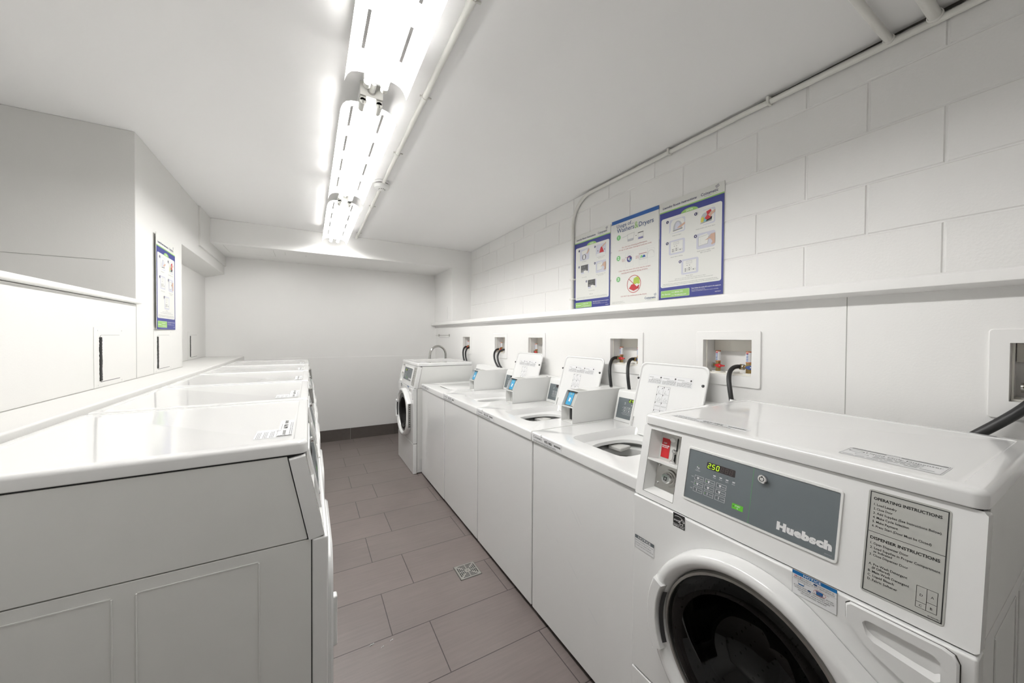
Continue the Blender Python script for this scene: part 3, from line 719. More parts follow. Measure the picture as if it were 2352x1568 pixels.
    s.rect(0, 0, .150, .078, PAPERW, 1); s.frame(.002, .002, .148, .076, .0006, GRAYT, 2); s.rect(.004, .066, .060, .073, GRAYT, 2); s.rect(.082, .066, .146, .073, GRAYT, 2); s.text('NOTICE', .071, .067, .005, GRAYT, 2, w=.019, align='c')
    s.ring(.018, .048, .013, .002, GRAYT, 2, ry=.009); s.ring(.032, .027, .011, .001, GRAYT, 2, ry=.007)
    s.text('Liquid Only Dispenser', .033, .046, .0095, BLK, 2, w=.110); finelines(s, .05, .12, .038, 4, .0065, .0035, GRAYT, 2, 9); finelines(s, .006, .08, .008, 1, .006, .0035, GRAYT, 2, 10); s.text('Continental Girbau', .098, .012, .004, GRAYT, 2, w=.040) if False else finelines(s, .098, .142, .012, 1, .006, .004, GRAYT, 2, 11)
    lq.build('dispenser_sticker', t, ang=80)
    for (x, y) in ((.06, .05), (.06, W-.05), (D-.06, .05), (D-.06, W-.05)):
        ft = MB(); ft.cyl((x, y, -loc[2]), (x, y, .01), .022, DARK, 14); ft.build('levelling_foot', t)
    # access latch on the lower side
    sl = MB(); s = Sheet((.05, .0022, .012), (1, 0, 0), (0, 0, 1), sl); s.frame(0, 0, .12, .028, .001, GRAYL, 1); s.disc(.045, .014, .004, DARK, 2, 10); sl.build('side_latch', t)
    return t
GW = 'front-loading washers at the ends of the right row'
fl_near = front_loader('large nearest front-loading washer at lower right with lit green price display', (.91, .12, .03), GW, '667 794')
fl_far = front_loader('small far front-loading washer at the end of the right row, beside the sink tap', (.905, 3.59, .002), GW, '667 796')

# ------------------------------------------------------------------ dryers
def dryer(label, y0):
    W, D = .685, .698
    t = thing('dryer', label, 'dryer', (.043, y0, .012), math.pi, 'dryers in a row along the left wall')
    # local y runs -W..0 after the turn: build in the usual frame and shift
    S = cabinet(t, W, D, 'dryer')
    fp = MB(); fp.box(0, .037, 0, W, 0, .857, ENAM); fp.build('front_panel', t, bevel=.005, seg=3)
    d = MB(); yc, zc = W/2, .50
    def rg(x, w_, h_, r): return [(x, yc+a, zc+b2) for a, b2 in rrect(w_, h_, r, 8)]
    d.loft([rg(-.001, .46, .50, .09), rg(-.012, .46, .50, .09), rg(-.018, .448, .488, .085), rg(-.018, .36, .40, .08), rg(-.012, .345, .385, .075)], ENAM, False, True)
    dob = d.build('door', t, ang=40)
    h = MB(); h.box(-.030, -.012, W/2+.178, W/2+.205, .45, .60, PLAST); h.build('door_handle', dob, bevel=.005)
    ic = MB(); s = consheet(W, mb=ic, lift=.0005); s.rr(.543, .0195, .6475, .2100, .005, GREYST, 1); s.frame(.5455, .0225, .645, .207, .0014, BLK, 2)
    s.text('OPERATING INSTRUCTIONS', .5505, .1920, .0050, BLK, 2, w=.087, bold=.018)
    for i, tx in enumerate(('1. Clean Lint Filter', '2. Load Laundry', '3. Close Door', '4. Make Cycle Selection', '5. Make Payment', '6. Press Start')): s.text(tx, .5515, .178-.010*i, .0042, BLK, 2, w=len(tx)*.0021)
    ic.build('instruction_card', t, ang=80)
    for (x, y) in ((.06, .05), (.06, W-.05), (D-.06, .05), (D-.06, W-.05)):
        ft = MB(); ft.cyl((x, y, -.012), (x, y, .01), .022, DARK, 14); ft.build('levelling_foot', t)
    return t
def dryer_reader(t, W=.685):
    # grey card reader wedge on the console
    rd = MB(); S3 = consheet(W); P = lambda u, v, d=0: S3.O+S3.u*u+S3.v*v+S3.n*d
    a, b2 = .080, .150
    rd.loft([[P(a, .10, .0), P(b2, .10, .0), P(b2, .10, .010), P(a, .10, .010)], [P(a, .19, .0), P(b2, .19, .0), P(b2, .19, .020), P(a, .19, .020)]], HGREY, True, True); ro = rd.build('card_reader_plate', t, bevel=.002)
    rf = MB(); s = Sheet(P(a+.006, .104, .0118), S3.u, (P(0, .19, .020)-P(0, .10, .010)), rf, S3.n); s.rect(0, 0, .058, .078, CYAN, 1); s.disc(.029, .035, .014, WHITEP, 2, 4); rf.build('reader_face', ro)
def shift_children(t, dy):
    for c in t.children: c.location.y += dy
proto = dryer('x', 0)
tags = ['668 798', '668 799', '668 802', '668 805', '668 811']
labs = ['nearest dryer of the left row, its plain grey side facing the viewer', 'second dryer from the viewer in the left row, its full top in view',
        'middle dryer of the five in the left row', 'fourth dryer from the viewer in the left row, a narrow strip of top', 'farthest dryer of the left row, beside the back wall']
DY0 = 1.04
drs = []
for i in range(5):
    t = proto if i == 0 else copy_tree(proto)
    t.location = (.043, DY0 + .70*i + .685, .012)
    # rotation by pi maps local y 0..W onto world y0+W .. y0
    t['label'] = labs[i]; drs.append(t)
dryer_reader(drs[2]); dryer_reader(drs[4])
for i in range(5):
    t = drs[i]; tp = MB(); W = .685
    s = Sheet((.083, W-.085, 1.1090), (0, -1, 0), (1, 0, 0), tp, n=(0, 0, 1)); tagsticker(s, tags[i], .205, .036); tp.build('number_sticker', t, ang=80)
    if i < 2:
        w3 = MB(); s = Sheet((.120, W-.080, 1.1090), (0, -1, 0), (1, 0, 0), w3, n=(0, 0, 1)); s.rect(0, 0, .092, .05, PAPERW, 1)
        for k in range(3): finelines(s, .004+.0, .07, .043-.015*k, 3, .0035, .0022, GRAYT, 2, 20+k)
        s.rect(.0, .049, .09, .0495, GRAYT, 2); w3.build('notice_sticker', t, ang=80)
        if i == 0:
            cr = MB(); cr.prism([(.083, W-.086, 1.1095), (.119, W-.0855, 1.1095), (.116, W-.088, 1.1112), (.086, W-.087, 1.1108)], (0, 0, .0003), GRAYT); cr.build('curled_sticker_edge', t)
# scuffs on the nearest dryer's side
m = MB(); s = Sheet((.043-.698, DY0, .012), (1, 0, 0), (0, 0, 1), m, n=(0, -1, 0))

# ------------------------------------------------------------------ top loaders
def top_loader(W=.668):
    t = thing('top_load_washer', 'x', 'washing machine', (0, 0, 0), 0, 'top-loading washers in the right row')
    D = .675; Z = .915
    b_ = MB(); b_.box(.018, D, .001, W-.001, .045, Z-.05, ENAMS, 't'); b_.build('cabinet_body', t, bevel=.001)
    f = MB(); f.box(.008, .0178, .002, W-.002, .028, Z-.051, ENAM); f.build('front_panel', t, bevel=.004, seg=3)
    k = MB(); k.box(.035, D, .02, W-.02, .0, .06, BLACK); k.build('toe_base', t)
    sg = MB(); sg.box(.012, .03, .004, W-.004, Z-.056, Z-.044, BLACK); sg.build('seam_gap', t)
    d = MB(); xc, yc = .32, W/2
    x0, x1, y0, y1 = 0, D, .0005, W-.0005
    n = 72
    angs = sorted([2*math.pi*q/n for q in range(n)] + [math.atan2(yy-yc, xx-xc) % (2*math.pi) for xx in (x0, x1) for yy in (y0, y1)])
    def rect_ring(xa, xb, ya, yb, z, p=None):
        out = []
        for a in angs:
            c, s_ = math.cos(a), math.sin(a)
            if p:      # superellipse
                ax_ = (xb-xc) if c > 0 else (xc-xa); ay_ = (yb-yc) if s_ > 0 else (yc-ya)
                r = ((abs(c)/ax_)**p + (abs(s_)/ay_)**p)**(-1/p)
            else:
                r = 1e9
                if abs(c) > 1e-9: r = min(r, ((xb-xc) if c > 0 else (xa-xc))/c)
                if abs(s_) > 1e-9: r = min(r, ((yb-yc) if s_ > 0 else (ya-yc))/s_)
            out.append((xc+r*c, yc+r*s_, z))
        return out
    d.loft([rect_ring(.002, x1, y0+.001, y1-.001, Z-.048), rect_ring(x0, x1, y0, y1, Z-.044), rect_ring(x0, x1, y0, y1, Z-.009)] + [rect_ring(x0+.009*(1-math.cos(math.radians(a_))), x1, y0+.002*(1-math.cos(math.radians(a_))), y1-.002*(1-math.cos(math.radians(a_))), Z-.009+.009*math.sin(math.radians(a_))) for a_ in (18, 36, 54, 72, 90)] + [
            rect_ring(.105, .546, yc-.170, yc+.170, Z, 9), rect_ring(.117, .543, yc-.162, yc+.162, Z-.010, 8), rect_ring(.133, .538, yc-.152, yc+.152, Z-.034, 6),
            rect_ring(.146, .478, yc-.138, yc+.138, Z-.040, 3.0), rect_ring(.149, .474, yc-.134, yc+.134, Z-.043, 2.8), rect_ring(.151, .471, yc-.132, yc+.132, Z-.058, 2.8)], ENAM)
    d.build('top_deck', t, ang=24)
    tb = MB(); tb.lathe([(.205, -.004), (.208, -.016), (.165, -.020), (.152, -.026), (.150, -.06), (.205, -.07), (.205, -.5), (.0005, -.5)], (xc, yc, Z-.062), (0, 0, 1), PLAST, 48)
    to = tb.build('balance_ring', t)
    bk = MB(); bk.lathe([(.203, -.12), (.2, -.46), (.0005, -.46)], (xc, yc, Z), (0, 0, 1), STEEL, 48); bk.build('wash_basket', t)
    bl = MB(); bl.box(.10, .55, .10, W-.10, Z-.062, Z-.058, BLACK)
    bl2 = MB(); bl2.lathe([(.200, 0), (.235, 0)], (xc, yc, Z-.058), (0, 0, 1), DARK, 48); bl2.build('tub_gap', t)
    nb = MB(); nb.prism([(.36, yc+.085, Z-.092), (.335, yc+.15, Z-.084), (.39, yc+.15, Z-.084), (.43, yc+.085, Z-.084)], (0, 0, .020), RECESS); nb.build('bleach_spout', t, bevel=.006)
    ag = MB(); ag.lathe([(.06, -.40), (.045, -.34), (.035, -.22), (.033, -.18), (.0005, -.175)], (xc, yc, Z), (0, 0, 1), PLAST, 24); ag.build('agitator', t)
    # control housing
    c = MB(); c.prism([(.551, W-.006, Z), (.586, W-.006, Z+.145), (.592, W-.006, Z+.168), (.602, W-.006, Z+.175), (.677, W-.006, Z+.175), (.677, W-.006, Z)], (0, -(W-.006-.118), 0), PLAST); co = c.build('control_housing', t, bevel=.006, seg=3)
    up = Vector((.035, 0, .145)); nn = Vector((-.145, 0, .035))
    e = MB(); s = Sheet((.5485, W-.006, Z+.002), (0, -1, 0), up, e, nn); s.rr(.012, .010, .535, .130, .003, PLAST, 2)
    e2 = MB(); s = Sheet((.5558, W-.006-.017, Z+.020), (0, -1, 0), up, e2, nn); s.O = s.O + s.n*.0006
    controls(s, .336, .115, .022); e2.build('control_panel', t, ang=80)
    return t, W
def lid(t, W, closed=False):
    yc = W/2; L = .388; hw_ = .195; th = .011
    g = MB()
    if closed:
        O = Vector((.130, yc+hw_, .912)); u = Vector((0, -1, 0)); v = Vector((1, 0, 0)); n = Vector((0, 0, 1))
    else:
        O = Vector((.522, yc+hw_, .884)); u = Vector((0, -1, 0)); v = Vector((.106, 0, .366)).normalized(); n = Vector((-v.z, 0, v.x))
    def P(a, b2, d): return O+u*a+v*b2+n*d
    def ring(ins, d): return [P(a, b2, d) for a, b2 in rrect(2*hw_-2*ins, L-2*ins, .032-ins*.5, 8, hw_, L/2)]
    if closed: g.loft([ring(0, -.004), ring(.001, .002), ring(.006, .0045)], ENAM, False, True)
    else: g.loft([ring(.003, -th), ring(0, -th+.004), ring(0, -.002), ring(.002, 0), ring(.0065, 0), ring(.0085, -.0015), ring(.011, -.0055), ring(.017, -.0062)], ENAM, True, True)
    lo = g.build('lid', t, ang=50)
    if closed: return
    for a in (-.003, 2*hw_-.022):
        q = MB(); q.lathe([(.0005, .006), (.005, .0055), (.0065, .003), (.0068, 0)], P(a if a > 0 else .001, .296, -.006 if a > 0 else -.002), n, DARK, 18); q.build('rubber_bumper', lo)
    ea = MB(); ea.loft([[P(.004, .275, -.001), P(-.006, .290, -.001), P(-.006, .303, -.001), P(.004, .315, -.001)], [P(.004, .275, -.012), P(-.006, .290, -.012), P(-.006, .303, -.012), P(.004, .315, -.012)]], ENAM, True, True); ea.build('bumper_ear', lo)
    hg = MB(); hg.tube([P(.018, .012, -.006), P(.018, .030, -.003), P(.018, .085, -.006)], .0035, CHROME, 8); hg.lathe([(.0005, .006), (.006, .005), (.007, 0)], P(.018, .02, -.009), n, CHROME, 14); hg.build('hinge_pin', lo)
    st = MB(); s = Sheet(P(0, 0, -.0061), u, v, st, n, step=.0003)
    s.rect(.062, .277, .316, .323, PAPERW, 1); s.frame(.062, .277, .316, .323, .0005, GRAYL, 2)
    for k, wd in enumerate(('DANGER', 'AVERTISSEMENT', 'ADVERTENCIA')):
        x = .064+.084*k; s.text(wd, x+.003, .3085, .0038, BLK, 2, w=(.026, .038, .036)[k]); s.disc(x+.074, .3125, .0045, DARK, 2, 10); finelines(s, x+.028 if k else x+.020, x+.080, .303, 2, .0048, .002, GRAYT, 2, 30+k); finelines(s, x+.002, x+.080, .2955, 5, .0037, .0022, GRAYT, 2, 40+k)
    gx, gy = .130, .105; cw, chh = .0365, .0405
    s.rect(gx, gy, gx+2*cw, gy+4*chh, PAPERW, 1)
    for i in range(3): s.rect(gx+i*cw-.0003, gy, gx+i*cw+.0003, gy+4*chh, BLK, 2)
    for j in range(5): s.rect(gx, gy+j*chh-.0003, gx+2*cw, gy+j*chh+.0003, BLK, 2)
    for i in range(2):
        for j in range(4):
            x, y = gx+i*cw, gy+j*chh; s.rect(x+.001, y+chh-.008, x+.004, y+chh-.0012, BLK, 3)
            if j == 3: s.line(x+.009, y+.006, x+.013, y+.020, .001, GRAYT, 2); s.line(x+.008, y+.006, x+.022, y+.005, .001, GRAYT, 2); s.poly([(x+.026, y+.026), (x+.031, y+.030), (x+.029, y+.036)], BLK, 2)
            elif j == 2: s.line(x+.006, y+.008, x+.030, y+.006, .0008, GRAYT, 2); s.line(x+.010, y+.009, x+.020, y+.026, .0008, GRAYT, 2); s.ring(x+.026, y+.014, .004, .0008, GRAYT, 2, 12)
            elif j == 1:
                for k in range(4): s.ring(x+.007+.0075*k, y+.020, .003, .0008, GRAYT, 2, 10)
            else: s.ring(x+.010, y+.024, .0045, .0008, GRAYT, 2, 10); s.line(x+.014, y+.026, x+.020, y+.012, .0008, GRAYT, 2); s.ring(x+.026, y+.013, .004, .0008, GRAYT, 2, 10)
    st.build('lid_sticker', lo, ang=80)
proto, TW = top_loader()
tl = [(.838, .97, 0, 'nearest top-loading washer with its lid raised, directly behind the large front loader', '972 982'),
      (1.512, .97, 0, 'second top-loading washer from the viewer, lid raised above its open drum', '922 156'),
      (2.186, .97, 0, 'third top-loading washer from the viewer, raised lid half hidden by a card reader', '922 158'),
      (2.860, .968, -.004, 'farthest top-loading washer with its lid closed, beside the far front loader', '972 984')]
tls = []
for i, (y, x, dz, lb, num) in enumerate(tl):
    t = proto if i == 0 else copy_tree(proto, skip=('lid',))
    t.location = (x, y, 0); t['label'] = lb; tls.append(t)
for i, (y, x, dz, lb, num) in enumerate(tl):
    lid(tls[i], TW, closed=(i == 3))
    if i == 0:
        dg = MB(); up = Vector((.035, 0, .145)); nn = Vector((-.145, 0, .035)).normalized(); led_digits(Sheet(Vector((.5558, TW-.023, .935))+nn*.0006, (0, -1, 0), up, dg, nn), .022); dg.build('price_digits', tls[0])
    tg = MB(); s = Sheet((-.0006, TW-.012, .874), (0, -1, 0), (0, 0, 1), tg); tagsticker(s, num, .232, .036); tg.build('number_sticker', tls[i], ang=80)

sc_ = MB(); q = Sheet((.0078, TW, 0), (0, -1, 0), (0, 0, 1), sc_)
for (a, b2, c, d) in ((.30, .66, .36, .60), (.335, .655, .37, .615), (.12, .50, .14, .485), (.29, .42, .35, .375), (.20, .47, .215, .46), (.42, .30, .47, .27)): q.line(a, b2, c, d, .0006, GRAYL, 1)
sc_.build('scratch_marks', tls[0], ang=80)
# ------------------------------------------------------------------ card readers standing on the washers
def reader(y0, label):
    t = thing('card_reader', label, 'card reader', (1.247, y0, .916), 0, 'card readers on the washers')
    W = .100; L = .398
    side = [(0, 0), (0, .088), (.042, .173), (L, .173), (L, 0)]
    for nm, ya in (('side_plate', 0), ('side_plate', W-.002)):
        s = MB(); s.prism([(x, ya, z) for x, z in side], (0, .002, 0), PLAST); s.build(nm, t, bevel=.0006)
    s = MB(); s.box(.038, L, .002, W-.002, .171, .173, PLAST); s.box(L-.002, L, .002, W-.002, .0, .171, PLAST); s.box(0, L, .002, W-.002, 0, .002, PLAST); s.build('top_cover', t, bevel=.0006)
    s = MB(); s.box(.0, .04, .002, W-.002, .084, .086, PLAST); s.box(.040, .042, .002, W-.002, .002, .086, RECESS); s.build('shelf_plate', t)
    s = MB(); s.box(.036, .0395, .046, .068, .010, .080, DARK); s.cyl((.030, .074, .012), (.030, .074, .074), .0012, GRAYL, 6); s.build('card_slot', t)
    s = MB(); s.prism([(.020, .012, .090), (.026, .012, .088), (.062, .012, .164), (.056, .012, .168)], (0, W-.020, 0), GREYST); r = s.build('reader_unit', t, bevel=.002)
    s = MB(); s.box(.022, .06, .004, W-.004, .0865, .092, DARK); s.build('reader_gap', t); s = MB(); s.box(.046, .07, .004, W-.004, .165, .1705, DARK); s.build('reader_gap', t)
    up = Vector((.036, 0, .078)).normalized(); nn = Vector((-.078, 0, .036)).normalized()
    s = MB(); q = Sheet(Vector((.0205, W-.010, .0925)), (0, -1, 0), up, s, nn); q.O = q.O + nn*.0012; q.u = q.u*.74
    q.poly([(.003, 0), (.065, 0), (.068, .012), (.066, .074), (.002, .074), (0, .012)], CYAN, 1); q.poly([(.026, .022), (.044, .018), (.046, .040), (.028, .044)], WHITEP, 3)
    for r_ in (.022, .027): q.ring(.035, .032, r_, .0012, CYANL, 2, 30, 130, 230); q.ring(.035, .032, r_, .0012, CYANL, 2, 30, -50, 50)
    q.text('CLICK', .034, .060, .007, YEL, 3, w=.022, align='c', bold=.01); q.text('2 GO', .056, .060, .005, WHITEP, 3, w=.008)
    s.build('reader_face', r, ang=80)
    s = MB(); s.lathe([(.0005, .004), (.007, .003), (.009, 0)], (L-.075, W*.35, .173), (0, 0, 1), CHROME, 16); s.build('top_screw', t)
    s = MB(); s.rect if False else s.box(.055, .12, .015, W-.015, .1732, .1735, GREYST); s.build('top_label', t)
    return t
reader(1.529, 'nearest white box card reader with bright blue face, in front of the second raised lid')
reader(2.190, 'middle white box card reader with blue face, in front of the third raised lid')
reader(2.866, 'farthest white box card reader with blue face, on the closed-lid washer')

# ------------------------------------------------------------------ outlet boxes, valves, hoses
def outlet(yc, label, both=True, colour=True):
    t = thing('washer_outlet_box', label, 'washer outlet box', (XW, yc, 1.175), 0, 'recessed washer outlet boxes')
    f = MB(); z0, z1, i0, i1 = 0, .245, ZO0-1.175, ZO1-1.175; ow = .1435
    outr = [(y, z) for y, z in rrect(2*ow, z1-z0, .008, 4, 0, (z0+z1)/2)]; inr = [(y, z) for y, z in rrect(2*hw-.001, i1-i0-.001, .0015, 4, 0, (i0+i1)/2)]
    def R3(rg, x): return [(x, y, z) for y, z in rg]
    f.loft([R3(outr, -.0003), R3(outr, -.005), R3([(y*.985, (z-.1225)*.985+.1225) for y, z in outr], -.007), R3(inr, -.007), R3(inr, .095)], PVC, False, True); f.build('box_frame', t, ang=12)
    sh = MB(); sh.box(.012, .094, -hw+.002, hw-.002, i0+.0005, i0+.006, PLATE)
    sh.box(.084, .0945, -hw+.002, hw-.002, i1-.055, i1-.002, PLATE); sh.box(.016, .019, hw-.006, hw-.0015, i0, i1-.002, PLATE)
    for yy in (-.070, .070): sh.cyl((.05, yy, i0+.004), (.05, yy, i0+.010), .024, PVC, 20)
    sh.cyl((.05, 0, i0+.004), (.05, 0, i0+.013), .028, PVC, 20); sh.build('drain_tray', t, bevel=.001)
    for yy, hm in ((.068, RED), (-.068, BLUH)):
        v = MB(); v.cyl((.05, yy, i0+.008), (.05, yy, i0+.030), .012, BRASS, 6); v.cyl((.05, yy, i0+.030), (.05, yy, i0+.046), .009, BRASS, 16); v.cyl((.05, yy, i0+.046), (.05, yy, i0+.056), .0115, BRASS, 6)
        v.cyl((.05, yy, i0+.038), (.05, yy+.022, i0+.036), .007, BRASS, 12); v.cyl((.05, yy+.018, i0+.036), (.05, yy+.026, i0+.036), .0135, STEEL, 16); vo = v.build('valve', t)
        h = MB(); zz = i0+.037; h.prism([(.030, yy+.004, zz-.002), (.030, yy-.008, zz-.009), (.030, yy-.018, zz-.010), (.030, yy-.028, zz-.004), (.030, yy-.040, zz-.003), (.030, yy-.041, zz+.003), (.030, yy-.028, zz+.003), (.030, yy-.018, zz+.009), (.030, yy-.010, zz+.008), (.030, yy+.004, zz+.003)], (.005, 0, 0), hm); h.cyl((.033, yy-.019, zz), (.05, yy-.019, zz), .004, BRASS, 10); h.lathe([(.0005, -.0065), (.003, -.0065), (.003, -.004)], (.034, yy-.019, zz), (1, 0, 0), CHROME, 10); h.build('valve_handle', vo, bevel=.001)
        a = MB(); a.cyl((.05, yy, i0+.055), (.05, yy, i0+.108), .0108, COPPER, 20); a.build('water_hammer_arrestor', vo)
        w_ = MB(); w_.lathe([(.0112, 0), (.0112, .042)], (.05, yy, i0+.060), (0, 0, 1), PAPERW, 20)
        for k in range(5): w_.box(.05-.0118, .05-.0112, yy-.0008+.0*k-.003, yy+.004, i0+.064+.007*k, i0+.067+.007*k, BLUEB)
        w_.box(.05-.0118, .05-.0112, yy-.005, yy+.005, i0+.096, i0+.100, REDP); w_.build('arrestor_label', vo)
    return t
ol = ['cut-off outlet box at the far right edge, behind the near washer\'s hose', 'recessed outlet box with two copper stubs above the large front loader',
      'recessed outlet box with red valve between the two nearest raised lids', 'outlet box half hidden behind the smallest raised lid', 'outlet box with two black hoses left of the smallest raised lid', 'farthest outlet box, nearest the sink tap']
for c, lb in zip(cen, ol): outlet(c, lb)
def bez(p, n=18):
    P = [Vector(q) for q in p]; out = []
    for k in range(n+1):
        a = k/n; Q = P[:]
        while len(Q) > 1: Q = [Q[i].lerp(Q[i+1], a) for i in range(len(Q)-1)]
        out.append(Q[0])
    return out
def hose(pts, label, r=.0095, nut_end=True):
    p = bez(pts, 22)
    m = MB(); m.tube(p, r, RUBBER, 14); o = m.build('water_hose'); tag(o, label, 'hose', 'black washer hoses')
    q = MB(); q.tube([p[0], p[0].lerp(p[1], .9)], r*1.35, BRASS, 10); q.build('hose_nut', o)
    return o
vz = ZO0 + .036; vx = XW+.05
hose([(vx, .892, vz), (vx-.03, .925, vz+.012), (1.60, .915, vz-.02), (1.585, .885, 1.20), (1.580, .868, 1.12), (1.578, .864, 1.07)], 'black hose curving from the outlet box down behind the large front loader')
def hs_(yc, side, bow, bot, zb, label):
    y0 = yc + side*.068 + .024
    hose([(vx-.005, y0, vz), (1.67, y0+.022, vz+.008), (1.615, bow+.035, vz-.005), (1.592, bow+.01, 1.19), (1.595, (bow+bot)/2, 1.12), (1.605, bot, zb)], label)
hs_(1.5415, 1, 1.600, 1.592, 1.04, 'left black hose of the pair behind the nearest card reader')
hs_(1.5415, -1, 1.455, 1.457, 1.088, 'right black hose of the pair, entering the top of the nearest console')
hs_(3.147, 1, 3.200, 3.09, 1.086, 'left of the two bowed black hoses above the closed-lid washer')
hs_(3.147, -1, 3.130, 3.03, 1.086, 'right of the two bowed black hoses above the closed-lid washer')
hs_(4.0165, 1, 4.02, 3.94, 1.05, 'left hose of the farthest pair, behind the far front loader')
hs_(4.0165, -1, 3.95, 3.86, 1.05, 'right hose of the farthest pair, behind the far front loader')
hose([(XW+.05, .07+.068+.01, 1.262), (1.64, .118, 1.250), (1.62, .13, 1.225), (1.60, .22, 1.13), (1.59, .28, 1.07)], 'thick printed black hose leaning at the far right edge', r=.0125)
m = MB(); m.lathe([(.019, 0), (.019, .012), (.013, .02), (.011, .03)], (1.578, .864, 1.098), (0, 0, 1), PLAST, 20)
m.v = [(x, y, z) for x, y, z in m.v]; o = m.build('hose_collar', None); tag(o, 'white plastic collar where the hose meets the large front loader', 'hose collar')

# ------------------------------------------------------------------ sink and tap
t = thing('laundry_sink', 'white laundry sink hidden behind the far front loader', 'sink', (1.41, 4.66, 0))
m = MB()
def sr(w_, h_, z): return [(x, y, z) for x, y in rrect(w_, h_, .03, 5)]
m.loft([sr(.44, .56, .86), sr(.46, .58, .90), sr(.46, .58, .915), sr(.38, .44, .915), sr(.36, .42, .90), sr(.30, .36, .60)], PLAST, False, True); m.loft([sr(.32, .38, .58), sr(.44, .56, .86)], PLAST, True, False); m.build('basin', t, ang=50)
for sx in (-1, 1):
    for sy in (-1, 1):
        l = MB(); l.cyl((sx*.17, sy*.19, 0), (sx*.13, sy*.16, .62), .015, PLAST, 12); l.build('leg', t)
fx = 1.575; fy = 4.56
t = thing('tap', 'chrome gooseneck tap rising behind the far front loader', 'tap', (fx, fy, .915))
m = MB(); m.lathe([(.03, 0), (.03, .012), (.016, .02), (.014, .06)], (0, 0, 0), (0, 0, 1), CHROME, 24); m.build('tap_base', t)
pts = [(0, 0, .05), (0, 0, .22)]
for k in range(0, 17):
    a = math.pi*k/16; pts.append((-.106+.106*math.cos(a), 0, .226+.116*math.sin(a)))
pts.append((-.215, 0, .185)); m = MB(); m.tube(pts, .0145, CHROMD, 16); m.build('spout', t)
m = MB(); m.tube([(-.215, 0, .205), (-.2185, 0, .13)], [.0155, .0185], CHROMD, 16); m.box(-.2065, -.199, -.005, .005, .145, .172, DARK); m.build('spray_head', t)

t = thing('wall_rail', 'thin metal rail with two upright brackets on the wall above the sink tap', 'rail', (XW, 4.86, 1.40))
m = MB(); m.cyl((-.006, -.255, 0), (-.006, .36, 0), .0022, STEEL, 8); m.build('rod', t)
for y in (-.24, .20):
    m = MB(); m.box(-.012, 0, y-.006, y+.006, -.016, .016, STEEL); m.build('bracket', t, bevel=.001)
m = MB(); m.box(-.002, 0, -.235, .20, -.033, -.031, GRAYT); m.build('lower_strip', t)
m = MB(); m.box(1.629, 1.634, 4.66, 4.76, 1.62, 1.79, WALL); o = m.build('blank_wall_plate', bevel=.001); tag(o, 'faint white painted plate on the pilaster side by the back corner', 'wall plate')

